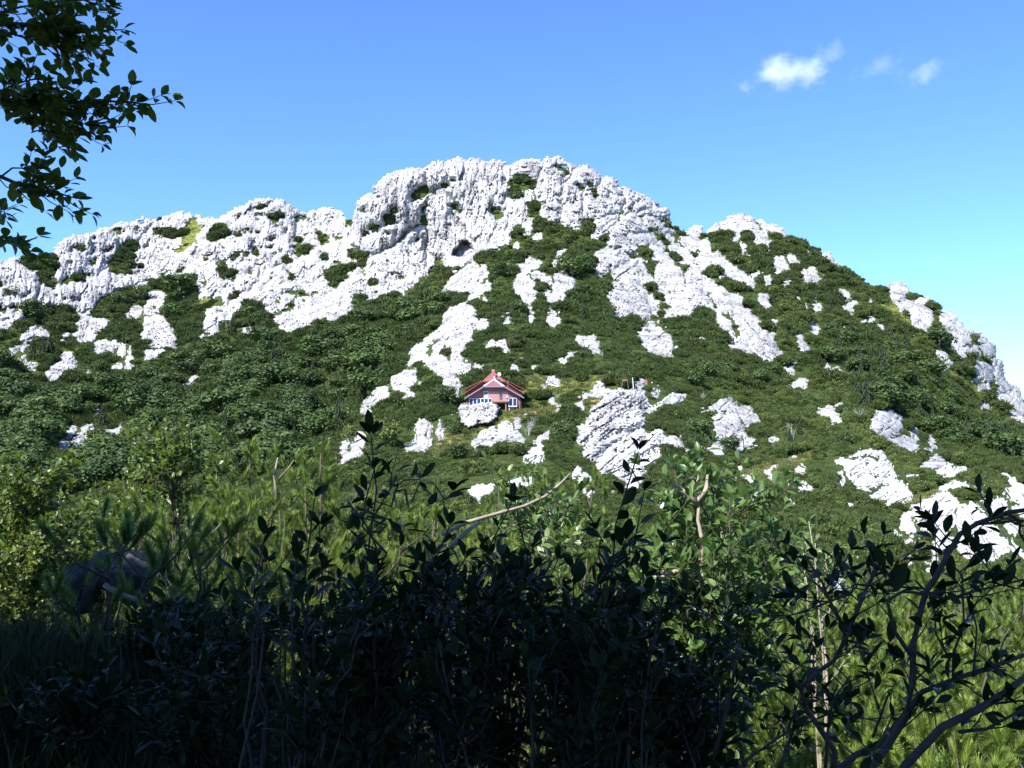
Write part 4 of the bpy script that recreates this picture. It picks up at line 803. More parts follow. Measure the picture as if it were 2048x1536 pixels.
def scatter(name, protos, pts, scl, which, label=None, rotz=None):
    """one stuff object: geometry nodes put a copy of one of the protos on every point"""
    c = bpy.data.collections.new(name + '_kinds')
    for i, me in enumerate(protos):
        o = bpy.data.objects.new(f'{name}_kind_{i}', me); c.objects.link(o)
    n = len(pts)
    me = bpy.data.meshes.new(name); me.vertices.add(n); me.vertices.foreach_set('co', np.asarray(pts, np.float32).ravel())
    at = me.attributes.new('scl', 'FLOAT', 'POINT'); at.data.foreach_set('value', np.asarray(scl, np.float32))
    at = me.attributes.new('idx', 'INT', 'POINT'); at.data.foreach_set('value', np.asarray(which, np.int32))
    rz = rng.random(n) * 6.283 if rotz is None else rotz
    rot = np.zeros((n, 3), np.float32); rot[:, 2] = rz; rot[:, 0] = rng.normal(size=n) * 0.15; rot[:, 1] = rng.normal(size=n) * 0.15
    at = me.attributes.new('rot', 'FLOAT_VECTOR', 'POINT'); at.data.foreach_set('vector', rot.ravel())
    o = link(name, me); tag(o, kind='stuff')
    ng = bpy.data.node_groups.new(name, 'GeometryNodeTree')
    ng.interface.new_socket('Geometry', in_out='INPUT', socket_type='NodeSocketGeometry'); ng.interface.new_socket('Geometry', in_out='OUTPUT', socket_type='NodeSocketGeometry')
    N = ng.nodes; L = ng.links
    gi = N.new('NodeGroupInput'); go = N.new('NodeGroupOutput'); ip = N.new('GeometryNodeInstanceOnPoints'); ci = N.new('GeometryNodeCollectionInfo')
    ci.inputs['Collection'].default_value = c; ci.inputs['Separate Children'].default_value = True; ci.inputs['Reset Children'].default_value = True
    def attr(nm, ty):
        a = N.new('GeometryNodeInputNamedAttribute'); a.data_type = ty; a.inputs['Name'].default_value = nm
        return [s for s in a.outputs if s.enabled and s.name == 'Attribute'][0]
    L.new(gi.outputs[0], ip.inputs['Points']); L.new(ci.outputs[0], ip.inputs['Instance']); ip.inputs['Pick Instance'].default_value = True
    L.new(attr('idx', 'INT'), ip.inputs['Instance Index']); L.new(attr('scl', 'FLOAT'), ip.inputs['Scale'])
    er = N.new('FunctionNodeEulerToRotation'); L.new(attr('rot', 'FLOAT_VECTOR'), er.inputs[0]); L.new(er.outputs[0], ip.inputs['Rotation'])
    L.new(ip.outputs[0], go.inputs[0])
    md = o.modifiers.new('copies', 'NODES'); md.node_group = ng
    return o

FOREST = [np.array([[float(a) for a in t.split(',')] for t in s.split()]) for s in (
    "-200,770 0,742 60,752 110,770 250,752 330,740 450,708 560,680 700,640 790,610 850,585 900,592 870,640 825,700 800,760 740,800 715,830 690,865 640,900 610,930 500,965 380,975 200,1000 -200,1010",
    "1600,640 1700,665 1800,680 1880,740 1930,800 2048,890 2200,960 2200,985 2048,935 1960,915 1890,895 1830,850 1780,830 1700,800 1640,760")]
forest = np.zeros((MH, MW), np.uint8)
for k, p in enumerate(FOREST): fill(forest, p, k + 1)
RIDGE_DECID = []

def ground_at(u, v):
    return pos(u, v, depth(u, v))

HUT_UV = (988.5, 828.0)
def build_cover():
    n = 420000
    u = rng.random(n) * 2560 - 240; v = rng.random(n) * 860 + 320
    keep = v > skyline(u) + 1
    u = u[keep]; v = v[keep]; D = depth(u, v)
    # real ground area per photo pixel -> even spread over the ground, thinned with distance
    e = 3.0
    p0 = pos(u, v, D); pu = pos(u + e, v, depth(u + e, v)); pv = pos(u, v + e, depth(u, v + e))
    area = np.linalg.norm(np.cross(pu - p0, pv - p0), axis=1) / (e * e)
    lod = np.clip(D / 240, 0.78, 1.6)                                  # far clumps are larger and fewer
    w = np.clip(area / 0.09, 0, 4.0) / lod ** 2
    rp = 0.85 * F / D
    rk = at_mask(rockid, u, v) | at_mask(rockid, u, v + 0.35 * rp) | at_mask(rockid, u + 0.6 * rp, v) | at_mask(rockid, u - 0.6 * rp, v) | (at_mask(rockid, u, v - 0.9 * rp) * (rng.random(len(u)) < 0.8))
    md = at_mask(blur(meadow > 0, 8) > 0.12, u, v)
    hut = (np.abs(u - HUT_UV[0]) < 58) & (v > 778) & (v < 832)
    keep = (rng.random(len(u)) < w * 0.62) & (rk == 0) & ((md == 0) | (rng.random(len(u)) < 0.02)) & ~hut
    u = u[keep]; v = v[keep]; D = D[keep]; lod = lod[keep]
    pts = ground_at(u, v)
    big = fbm2(pts[:, 0] / 24, (pts[:, 1] + pts[:, 2]) / 24, 4, 13)
    mound = fbm2(pts[:, 0] / 5.5, (pts[:, 1] * 0.6 + pts[:, 2]) / 5.5, 2, 19)
    fz = at_mask(forest, u, v) > 0
    scl = lod * (0.55 + 0.65 * rng.random(len(u)) ** 2) * (1 + 0.3 * big + 0.7 * mound)
    scl = np.where(fz, scl * 1.25, scl)
    pts[:, 2] += 1.35 * np.clip(mound, -0.2, 1) * np.maximum(lod, 0.95)
    sky_near = (v - skyline(u)) < 8
    scl = np.where(sky_near, scl * 0.6, scl)
    bushy = 0.30 - fz * 0.25 + 1.3 * fbm2(pts[:, 0] / 30 + 9, pts[:, 2] / 20, 5, 29, 0.7) > rng.random(len(u)) * 0.9 + 0.12
    which = np.where(bushy, 4 + rng.integers(0, 2, len(u)), rng.integers(0, 4, len(u)))
    scl = np.where(bushy, scl * 0.8, scl)
    protos = [clump_mugo(f'dwarf_pine_clump_{i}', 100 + i) for i in range(4)] + [clump_bush('scrub_clump_a', 120, M['bush']), clump_bush('scrub_clump_b', 133, M['bush'])]
    pts[:, 2] -= 0.12 * scl
    scatter('dwarf_pine_cover', protos, pts, scl, which)
    # grass tufts on the meadows
    n = 60000
    u = rng.random(n) * 2300 - 100; v = rng.random(n) * 600 + 420
    k = (at_mask(meadow, u, v) > 0) & (at_mask(rockid, u, v) == 0); u = u[k]; v = v[k]
    g = ground_at(u, v); print('cover', len(pts), 'grass', len(g))
    scatter('meadow_grass', [tuft_grass('grass_tuft_a', 5), tuft_grass('grass_tuft_b', 6)], g, 0.7 + 0.8 * rng.random(len(g)), rng.integers(0, 2, len(g)))
build_cover()

# scattered stones: too many and too small to pick apart
def build_stones():
    n = 30000
    u = rng.random(n) * 2300 - 120; v = rng.random(n) * 640 + 400
    near = blur((rockid > 0).astype(np.float32), 30)
    dens = at_mask(near, u, v) * (at_mask(rockid, u, v) == 0)
    cl = np.clip(fbm2(u / 30, v / 20, 3, 72) - 0.05, 0, 1)
    k = (v > skyline(u) + 3) & (rng.random(n) < dens * cl * 2.2 + 0.07 * cl * (u > 640) + 0.10 * cl * ((u < 640) & (v > 590) & (v < 760)) + 0.03 * (at_mask(meadow, u, v) > 0) * cl)
    k &= ~((u < 640) & (v > 760)) & ~((np.abs(u - HUT_UV[0]) < 62) & (v > 735) & (v < 832))
    u = u[k]; v = v[k]; p = ground_at(u, v); D = depth(u, v)
    s = D / F * (1.2 + 3.4 * rng.random(len(u)) ** 2.5)
    t = (1 + 5 ** 0.5) / 2
    ico = np.array([(-1,t,0),(1,t,0),(-1,-t,0),(1,-t,0),(0,-1,t),(0,1,t),(0,-1,-t),(0,1,-t),(t,0,-1),(t,0,1),(-t,0,-1),(-t,0,1)]) / 1.9
    fi = np.array([(0,11,5),(0,5,1),(0,1,7),(0,7,10),(0,10,11),(1,5,9),(5,11,4),(11,10,2),(10,7,6),(7,1,8),(3,9,4),(3,4,2),(3,2,6),(3,6,8),(3,8,9),(4,9,5),(2,4,11),(6,2,10),(8,6,7),(9,8,1)])
    m = len(u)
    V = ico[None] * (s[:, None, None] * (0.65 + 0.7 * rng.random((m, 12, 1)))) * (0.7 + 0.6 * rng.random((m, 1, 3))) + p[:, None] + np.array([0, 0, 1.0]) * (0.55 * s + 0.25 * (D > 150))[:, None, None]
    V[:, :, 1] -= (0.4 * s)[:, None]
    Fc = (fi[None] + (np.arange(m) * 12)[:, None, None]).reshape(-1, 3)
    tag(link('scattered_stones', np_mesh('scattered_stones', V.reshape(-1, 3), Fc), None, M['rock']), kind='stuff')
    print('stones', m)
build_stones()

# trees ------------------------------------------------------------
def beech_crown(seed, mat):
    r = np.random.default_rng(seed); bl = []
    for k in range(9):
        a = r.random() * 6.283; q = 0.30 * r.random() ** 0.5; z = 0.42 + 0.40 * r.random()
        s = 0.17 + 0.10 * r.random()
        bl.append(leaf_cloud(95, (s, s, s * 0.8), (q*math.cos(a), q*math.sin(a), z), 0.082, 0.35, 0.45, seed * 31 + k, outw=1.1, jit_=0.45))
    bl.append(leaf_cloud(140, (0.34, 0.34, 0.33), (0, 0, 0.52), 0.09, 0.3, 0.3, seed * 7, outw=1.2, jit_=0.4))
    return cloud_mesh('beech_crown', bl, mat)
def spruce_crown(seed, mat):
    r = np.random.default_rng(seed); T = []
    for k in range(17):
        h = 0.10 + 0.88 * k / 17; R = 0.24 * (1 - h) ** 0.85 + 0.012
        nb = max(5, int(15 * (1 - h) + 4)); a0 = r.random() * 6
        for j in range(nb):
            a = a0 + j * 6.283 / nb + 0.4 * r.normal() * 0.4; rr = R * (0.72 + 0.5 * r.random())
            c = np.array([math.cos(a), math.sin(a), 0]); t = np.array([-math.sin(a), math.cos(a), 0])
            b0 = np.array([0, 0, h + 0.02]); tip = c * rr + np.array([0, 0, h - 0.05 - 0.25 * rr + 0.02 * r.normal()])
            mid = c * rr * 0.55 + np.array([0, 0, h + 0.0])
            w = rr * 0.26
            T += [[b0, mid - t*w, tip], [b0, tip, mid + t*w], [mid - t*w*1.2, tip - t*w*0.5 + [0, 0, -0.03], mid + [0, 0, -0.03]], [mid + t*w*1.2, tip + t*w*0.5 + [0, 0, -0.03], mid + [0, 0, -0.03]]]
    return cloud_mesh('spruce_crown', [np.array(T)], mat)
def trunk_mesh(h, r0, lean=0.0, limbs=3):
    b = MB(); b.tube([(0, 0, -0.05), (0.01, 0, h*0.4), (lean, 0.01, h*0.8), (lean, 0, h)], [r0, r0*0.8, r0*0.5, r0*0.2], 5)
    for k in range(limbs):
        a = 2.1 * k + 0.5; b.tube([(0, 0, h*0.45), (0.14*math.cos(a), 0.14*math.sin(a), h*0.75)], [r0*0.5, r0*0.2], 4)
    me = bpy.data.meshes.new('trunk'); me.from_pydata(b.v, [], b.f); me.materials.append(M['trunk']); return me
BC = [beech_crown(i + 1, M['beech']) for i in range(5)]
SCm = [spruce_crown(i + 1, M['spruce']) for i in range(4)]
DC = [beech_crown(i + 21, M['bush']) for i in range(2)]
TB = trunk_mesh(0.6, 0.022); TS = trunk_mesh(0.9, 0.014, 0, 0)
def tree(name, crown, trunk, p, h, w, label, cat, group):
    r = empty(name, p, label, cat, group)
    r.scale = (h * w, h * w, h); r.rotation_euler = (0, 0, random.random() * 6.28)
    link('trunk', trunk, r); link('crown', crown, r)
    return r
def build_forest():
    cnt = 0
    for k, poly in enumerate(FOREST):
        n = 225 if k == 0 else 70
        placed = []; tries = 0
        while len(placed) < n and tries < 40000:
            tries += 1
            u = random.uniform(max(-130, poly[:, 0].min()), min(2170, poly[:, 0].max())); v = random.uniform(poly[:, 1].min(), poly[:, 1].max())
            if at_mask(forest, u, v) != k + 1 or at_mask(rockid, u, v) or any(at_mask(rockid, u + q, v - w_) for w_ in (10, 20, 30, 38) for q in (-9, 0, 9)): continue
            if at_mask(meadow, u, v): continue
            p = ground_at(u, v)
            if all((p[0]-q[0])**2 + (p[1]-q[1])**2 > (5.2 if k == 0 else 4.6)**2 * q[3] for q in placed):
                s = random.uniform(0.75, 1.2); placed.append((p[0], p[1], p[2], s, u, v))
        placed.sort(key=lambda q: -q[1])
        for (x, y, z, s, u, v) in placed:
            con = random.random() < (0.10 if k == 0 else 0.25)
            side = 'left gully' if k == 0 else 'right slope'
            zone = ('at the bottom left edge' if u < 120 and v > 850 else 'around the white scree patches' if u < 330 and v > 800 else 'at the upper left edge' if u < 250 else 'along the foot of the white ridge' if u > 690 else 'in the middle of the left wood' if v > 760 else 'just below the dome cliffs') if k == 0 else ('high on the right slope' if v < 720 else 'along the right slope wood edge' if u < 1850 else 'in the lower right wood')
            sz = 'small' if s < 0.88 else 'medium-sized' if s < 1.05 else 'large'
            if con:
                tree('spruce_tree', random.choice(SCm), TS, (x, y, z - 0.2), random.uniform(6, 9) * s, 0.9, f'{sz} dark pointed spruce among broadleaf trees {zone}', 'spruce tree', f'spruces in the {side} wood')
            else:
                tree('beech_tree', random.choice(BC), TB, (x, y, z - 1.2), random.uniform(6.8, 9.2) * s * (1 if k == 0 else 0.8), random.uniform(1.2, 1.5), f'{sz} round green broadleaf tree {zone}', 'tree', f'broadleaf trees in the {side} wood')
            cnt += 1
    print('trees', cnt)
build_forest()
# single trees one can point to: (u of stem, v of base, height in px, kind, label)
SINGLES = [
 (100,714,50,'s','dark spruce rightmost of the three in front of the pale blade on the left slope'), (84,716,42,'s','dark spruce middle of the three on the left slope'), (66,712,36,'s','low dark spruce leftmost of the three on the left slope'),
 (525,655,44,'s','dark pointed spruce under the fluted cliff band at the dome foot'), (465,668,40,'s','dark spruce beside the grey dead trees under the dome'), (500,640,30,'d','rounded dark tree at the foot of the fluted dome cliff'),
 (355,600,62,'d','tall dark broadleaf tree clump right of the narrow white rock ribbon'), (340,640,40,'d','dark broadleaf tree above the round-backed left rock'), (62,640,45,'d','dark tree left of the leaning white blade'), (240,612,34,'d','dark shrubby tree on the ledge of the left cliffs'), (285,600,36,'d','dark round tree below the left white cliff'),
 (1164,640,42,'s','small bright spruce left of the huge striped slab'), (1166,600,34,'d','dark round bush right of the two knobbly outcrops'), (1141,852,46,'s','slender dark spruce below the hut meadow beside the tilted slabs'), (1125,880,40,'d','dark broad bush at the left foot of the tilted slab field'),
 (1101,723,26,'s','tiny blue-green spruce on the slope above the hut'), (1520,573,22,'s','pale little spruce at the right edge of the white rib'), (1545,610,38,'s','grey-green spruce right of the white rib top'), (1660,610,32,'s','grey-green spruce high on the right slope'), (1590,600,24,'s','small spruce between pale boulders on the right slope'),
 (1706,745,42,'s','tall light green spruce left of the pair on the lower right slope'), (1738,748,50,'s','tall light green spruce right of the pair on the lower right slope'), (1750,684,26,'s','small spruce above the pair of tall right-hand spruces'), (1773,674,28,'s','thin spruce on the right slope under the meadow strip'), (1795,690,24,'s','small spruce nearest the right meadow strip'),
 (1880,698,50,'d','dark round tree on the right ridge between white towers'), (1938,752,26,'d','dark ball-shaped bush on the steep right ridge'), (1395,775,40,'d','bright broadleaf tree left below the striped boulder'), (1418,758,44,'d','yellowish round tree below the white rib'), (1460,752,34,'d','dark bush at the foot of the white rib'), (1520,766,34,'d','dark bush right below the lowest rib slab'), (1545,752,26,'d','dark round bush at the end of the white rib'),
 (780,902,70,'b','tall shaggy yellow-green tree at the forest edge below the hut'), (700,890,44,'b','shaggy green tree at the lower forest edge'), (740,868,40,'b','bushy yellow-green tree left of the upright white crag'), (910,870,32,'d','bright green bush on the grass below the hut'), (915,918,36,'d','blue-green bush beside the tan path below the hut'), (893,815,46,'d','dark bushy tree left of the hut wall'),
 (880,620,44,'d','dark round tree under the long white spur rock'), (860,640,40,'d','dark tree just above the inclined ridge slab'), (1000,560,40,'d','dark green tree group under the summit pillars'), (1020,545,30,'d','dark bush left of the two knobbly outcrops'), (980,520,24,'d','dark little tree in front of the summit cave slope'), (1145,555,52,'d','broad dark green tree left of the big notched block'), (1175,550,44,'d','dark green tree touching the big notched block'), (1040,630,30,'d','dark bush below the knobbly round outcrop'), (1460,905,40,'d','dark tree between the two jumbled outcrops'), (1400,880,46,'d','dark bush right of the lower slab block'), (1385,900,34,'d','dark spreading bush in front of the lower slab block'),
 (1845,886,24,'s','small dark spruce in the gap of the stacked white blocks'), (1690,890,30,'d','dark bush left of the stacked white blocks'), (1580,888,34,'s','thin ragged spruce on the slope right of the tilted slabs'), (1600,870,30,'s','thin ragged spruce below the grey dead trees'), (20,600,26,'d','dark bush under the far left cliff'), (205,745,30,'d','dark bush under the broad knobbly left outcrop'), (270,790,34,'s','dark spruce in the clearing of the left wood'), (205,855,48,'s','narrow dark spruce between the two white scree patches'), (90,880,70,'d','big dark tree with deep shade left of the white scree'),
]
def build_singles():
    for (u, v, h, k, lab) in SINGLES:
        D = float(depth(u, v)); hm = h * D / F; p = pos(u, v, D).tolist()
        if k == 's': tree('spruce_tree', random.choice(SCm), TS, p, hm, 0.95, lab, 'spruce tree', 'single spruces on the mountain')
        elif k == 'b': tree('broadleaf_tree', random.choice(DC), TB, (p[0], p[1], p[2] - 0.12 * hm), hm * 1.12, 0.85, lab, 'tree', 'single trees and bushes on the mountain')
        else: tree('broadleaf_tree', random.choice(BC), TB, (p[0], p[1], p[2] - 0.2 * hm), hm * 1.18, 1.15, lab, 'tree', 'single trees and bushes on the mountain')
build_singles()
def dead_bush(u, v, hpx, lab, n=9, seed=0):
    rr = random.Random(seed); D = float(depth(u, v)); h = hpx * D / F; r = empty('dead_tree', pos(u, v, D).tolist(), lab, 'dead tree', 'grey dead trees on the slope')
    for k in range(n):
        b = MB(); a = rr.random() * 6.28; q = rr.uniform(0.1, 0.5) * h; H = h * rr.uniform(0.55, 1.0)
        x0 = 0.2 * q * math.cos(a); y0 = 0.2 * q * math.sin(a)
        pts = [(x0, y0, -0.1), (x0 * 1.6, y0 * 1.6, H * 0.5), (q*math.cos(a), q*math.sin(a), H)]
        b.tube(pts, [0.05, 0.04, 0.015], 4)
        for j in range(7):
            f = rr.uniform(0.3, 0.95); p0 = Vector(pts[0]).lerp(Vector(pts[2]), f); a2 = rr.random() * 6.28; L = 0.25 * h * rr.uniform(0.4, 1)
            b.tube([p0, p0 + Vector((L*math.cos(a2), L*math.sin(a2), 0.5 * L))], [0.025, 0.012], 3)
        b.build('trunk' if k == 0 else 'branch', M['deadwood'], r)
dead_bush(1057, 872, 40, 'bare grey dead bush in the grass right below the hut', 12, 1)
dead_bush(1720, 842, 30, 'grey dead trees on the slope left of the stacked white blocks', 10, 2)
dead_bush(1585, 880, 36, 'thin grey dead trunk above the dry grass strip', 5, 3)
dead_bush(1405, 805, 24, 'grey dead tree right of the tilted slab tops', 7, 4)
dead_bush(455, 655, 40, 'grey dead trunk beside the spruce under the dome', 5, 5)
dead_bush(1290, 640, 22, 'thin pale dead trunks under the huge striped slab', 5, 6)
dead_bush(1205, 715, 16, 'pale dead twigs beside the cluster of three boulders', 4, 7)
# ------------------------------------------------------------------ mountain hut
HD = 214.0
HB = P(988.5, 828.5, HD)                                   # middle of the front wall at the ground
PX = HD / F
def hut():
    r = empty('mountain_hut', HB, 'pink mountain hut with red half-hipped roof and white-framed windows', 'house')
    def bx(name, mat, *b, parent=r):
        m = MB(); m.box(*b); return m.build(name, mat, parent)
    W, DP = 5.45, 9.0
    z_e, z_h, z_t = 3.55, 5.72, 7.15                        # eave, half-hip edge, front ridge
    # front wall with openings left by the deep porch; side and back walls
    m = MB()
    gx = 2.15
    wall = [(-W, 0, -1.5), (-0.15, 0, -1.5), (-0.15, 0, 2.35), (2.75, 0, 2.35), (2.75, 0, -1.5), (W, 0, -1.5), (W, 0, 3.75), (gx, 0, z_h - 0.12), (-gx, 0, z_h - 0.12), (-W, 0, 3.75)]
    # as three flat boxes plus gable
    m.box(-W, -0.15, 0, 0.3, -1.5, 2.35); m.box(2.75, W, 0, 0.3, -1.5, 2.35)
    m.prism([(-W, 0, 2.352), (W, 0, 2.352), (W, 0, 3.7), (gx + 0.1, 0, z_h - 0.15), (-gx - 0.1, 0, z_h - 0.15), (-W, 0, 3.7)], (0, 0.3, 0))
    m.box(-W, -W + 0.3, 0.302, DP, -1.5, 3.7); m.box(W - 0.3, W, 0.302, DP, -1.5, 3.7); m.box(-W + 0.302, W - 0.302, DP - 0.3, DP, -1.5, 5.2)
    m.build('wall', M['pink'], r)
    bx('plinth', M['pale_pink'], 2.85, W + 0.03, -0.06, -0.004, -1.5, 0.72)
    # porch recess: back wall, side walls, ceiling, door
    m = MB(); m.box(-0.15, 2.75, 1.9, 2.0, -1.5, 2.35); m.build('porch_back', M['dark_red'], r)
    d = bx('door', M['dark'], 0.55, 1.45, 1.80, 1.895, -0.6, 1.75); bx('pane', M['glass'], 0.65, 1.0, 1.77, 1.797, 0.2, 1.5, parent=d); bx('pane', M['glass'], 1.7, 2.1, 1.80, 1.895, 0.2, 1.6)
    bx('porch_floor', M['pale_pink'], -0.14, 2.74, -0.5, 1.89, -1.5, -0.62)
    for x in (0.30, 2.42): bx('column', M['pale_pink'], x - 0.11, x + 0.11, -0.62, -0.40, -0.615, 2.30)
    bx('beam', M['yellow'], -0.25, 2.85, -0.70, -0.32, 2.302, 2.60)
    # balcony
    bal = bx('balcony', M['pale_pink'], -0.32, 2.92, -1.0, -0.004, 2.604, 2.86)
    for i in range(9):
        x = -0.25 + i * 0.386; bx('baluster', M['pale_pink'], x - 0.035, x + 0.035, -0.97, -0.90, 2.862, 3.50, parent=bal)
    bx('handrail', M['pale_pink'], -0.32, 2.92, -0.99, -0.89, 3.502, 3.57, parent=bal)
    bx('light_render', M['pale_pink'], -1.35, 2.92, -0.03, -0.003, 2.90, 4.75)
    bd = bx('balcony_door', M['grey_trim'], 1.02, 1.72, -0.08, -0.032, 2.864, 4.72); bx('pane', M['glass'], 1.10, 1.64, -0.10, -0.082, 3.05, 4.62, parent=bd)
    # windows
    def window(x0, x1, z0, z1, n, tilt=0.0, y=-0.06, lower=0.0, name='window'):
        f = MB(); t = 0.10
        o = empty(name, (0, 0, 0)); o.parent = r
        pane_w = (x1 - x0 - t) / n
        fr = MB()
        def bar(a0, a1, c0, c1, yy=0.0):
            pts = []
            for (xx, zz) in ((a0, c0), (a1, c0), (a1, c1), (a0, c1)):
                pts.append((xx, y - tilt * (z1 - zz) / (z1 - z0) + yy, zz))
            fr.prism(pts, (0, 0.07, 0))
        bar(x0, x1, z0, z0 + t + lower); bar(x0, x1, z1 - t, z1)
        for i in range(n + 1):
            xx = x0 + i * pane_w; bar(xx, xx + t * (1.35 if 0 < i < n else 1), z0 + t + lower + 0.001, z1 - t - 0.001)
        fr.build('frame', M['white'], o)
        for i in range(n):
            g = MB(); xa = x0 + i * pane_w + t * 1.2; xb = x0 + (i + 1) * pane_w; za = z0 + t + lower; zb = z1 - t
            g.prism([(xa, y + 0.03 - tilt * (z1 - za) / (z1 - z0), za), (xb, y + 0.03 - tilt * (z1 - za) / (z1 - z0), za), (xb, y + 0.03 - tilt * (z1 - zb) / (z1 - z0), zb), (xa, y + 0.03 - tilt * (z1 - zb) / (z1 - z0), zb)], (0, 0.03, 0))
            g.build('pane', M['glass'], o)
        if tilt:
            bk = MB(); bk.add([(x0, y + 0.07, z0), (x1, y + 0.07, z0), (x1, y + 0.07 - tilt, z0), (x0, y + 0.07 - tilt, z0)], [(0, 1, 2, 3)]); bk.build('underside', M['grey_trim'], o)
        return o
    window(-5.25, -0.45, 1.65, 3.32, 6, 0.35, -0.12)
    window(2.98, 4.75, 1.55, 3.42, 2, 0.55, -0.12, 0.08)
    window(-2.2, -1.25, 3.36, 4.82, 1, 0, -0.09, 0.62)
    window(3.55, 4.05, 0.95, 1.60, 1)
    # roofs ---------------------------------------------------------
    def half_hip(name, prof, y0, y1, apex, mat, th=0.16):
        """prof: eave left, break left, break right, eave right (x, z) at the front verge; apex (x, y, z)"""
        (xa, za), (xb, zb), (xc, zc), (xd, zd) = prof
        ax, ay, az = apex
        o = MB(); up = Vector((0, 0, th))
        R0 = (ax, ay, az); R1 = (ax, y1, az)
        o.prism([(xa, y0, za), (xb, y0, zb), R0, R1, (xa, y1, za)], up)
        ro = o.build(name, mat, r)
        o = MB(); o.prism([(xd, y0, zd), (xd, y1, zd), R1, (R0[0] + 0.004, R0[1], R0[2]), (xc, y0, zc)], up); o.build('roof_slope', mat, ro)
        o = MB(); o.prism([(xb + 0.004, y0 - 0.0, zb), (xc - 0.004, y0, zc), (ax, ay - 0.006, az)], (0, 0, th * 1.02)); o.build('hip', mat, ro)
        return ro
    fr = half_hip('front_roof', [(-6.15, 3.30), (-2.2, z_h), (2.05, z_h), (6.15, 3.42)], -0.85, 6.0, (-0.05, 1.4, z_t), M['red_roof'])
    for (p, q) in (((-6.2, -0.87, 3.12), (-2.2, -0.87, z_h - 0.12)), ((-2.2, -0.872, z_h - 0.12), (2.05, -0.872, z_h - 0.12)), ((2.05, -0.87, z_h - 0.12), (6.2, -0.87, 3.24))):
        m = MB(); a = Vector(p); b = Vector(q); m.prism([a, b, b + Vector((0, 0, 0.26)), a + Vector((0, 0, 0.26))], (0, -0.10, 0)); m.build('barge_board', M['grey_trim'], fr)
    for p in ((-2.3, -0.93, z_h + 0.12), (2.15, -0.93, z_h + 0.12)):
        m = MB(); a = Vector(p); b = Vector((-0.05, 1.38, z_t + 0.22)); w = Vector((0, 0.0, 0.0))
        side = Vector((0.42 if p[0] < 0 else -0.42, 0, -0.03))
        m.prism([a, a + side, b + side * 0.4, b - side * 0.25], (0, 0, 0.10)); m.build('flashing', M['white'], fr)
    # main roof behind, steeper and higher
    mr = half_hip('main_roof', [(-6.35, 4.35), (-2.55, 6.95), (2.25, 6.95), (6.3, 4.3)], 2.4, DP + 0.8, (-0.35, 5.2, 9.2), M['red_roof'])
    m = MB(); m.prism([(-5.6, 2.9, 4.6), (-2.5, 2.9, 6.75), (2.2, 2.9, 6.75), (5.6, 2.9, 4.55), (5.4, 2.9, 3.6), (-5.4, 2.9, 3.6)], (0, 0.2, 0)); m.build('upper_gable', M['dark_red'], r)  # dark red stands in for the shadow under the main roof overhang
    for sgn in (-1, 1):
        m = MB(); m.prism([(sgn * 6.35, 3.2, 5.25), (sgn * 2.6, 3.2, 7.2), (sgn * 2.6, 8.0, 7.2), (sgn * 6.35, 8.0, 5.25)], (0, 0, 0.13)); dm = m.build('dormer_roof', M['red_roof'], r)
        m = MB(); m.prism([(sgn * 5.9, 3.6, 4.75), (sgn * 5.9, 7.6, 4.75), (sgn * 5.9, 7.6, 5.45), (sgn * 5.9, 3.6, 5.45)], (-sgn * 0.15, 0, 0)); m.build('dormer_wall', M['dark_red'], dm)
    bx('chimney', M['pale_pink'], -0.65, -0.02, 5.4, 6.0, 8.6, 9.75)
    m = MB(); m.tube([(0.38, 2.0, 6.9), (0.38, 2.0, 7.9)], 0.16, 8); pp = m.build('flue', M['grey_trim'], r)
    m = MB(); m.tube([(0.38, 2.0, 7.9), (0.38, 1.99, 8.25)], [0.34, 0.28], 8); m.build('cowl', M['dark'], pp)
    bx('white_vent', M['white'], -0.14, 0.14, 1.2, 1.5, 7.3, 8.0)
    m = MB(); m.tube([(1.0, 5.0, 8.0), (1.0, 5.0, 8.55)], 0.05, 6)
    ms = m.build('mast', M['grey_trim'], r)
    m = MB(); m.tube([(1.02, 4.93, 8.72), (1.0, 4.85, 8.70), (0.98, 4.78, 8.69)], [0.18, 0.36, 0.42], 12); m.build('dish', M['white'], ms)
    m = MB(); m.tube([(2.85, -0.6, 5.3), (2.85, -0.6, 6.9)], 0.05, 5); m.build('antenna', M['grey_trim'], r)
    for x in (-5.62, 5.62):
        m = MB(); m.tube([(x, -0.15, 3.2), (x, -0.15, -0.9)], 0.07, 5); m.build('downpipe', M['dark_red'], r)
    bx('lamp', M['white'], 2.45, 3.0, -0.25, -0.035, 3.45, 3.75)
    bx('vent_pipe', M['white'], 3.05, 3.25, -0.3, -0.02, 0.65, 1.65)
hut()

# signboard on splayed legs, white pole, stone path ---------------------------------
def signboard():
    D = float(depth(1250, 778)) - 1; b = P(1250, 779, D); k = D / F
    r = empty('signboard', b, 'wooden signboard with a red top on two splayed posts', 'signboard')
    for s in (-1, 1):
        m = MB(); m.tube([(s * 8 * k, 0, -0.3), (s * 3.5 * k, 0, 24 * k)], 0.06, 5); m.build('post', M['wood'], r)
    m = MB(); m.box(-4 * k, 4 * k, -0.05, 0.05, 17 * k, 23 * k); m.build('board', M['wood'], r)
    m = MB(); m.box(-5 * k, 5 * k, -0.25, 0.25, 23.2 * k, 25.5 * k); m.build('top', M['dark_red'], r)
signboard()
def pole():
    D = float(depth(1266, 778)) - 3.5; k = D / F; b = P(1267, 777, D)
    m = MB(); m.tube([(0, 0, -0.2), (-1.6 * k, 0, 22 * k)], 0.095, 8); o = m.build('pole', M['white'], None); o.location = b
    tag(o, 'plain white pole standing by the top of the tilted slabs', 'pole')
pole()
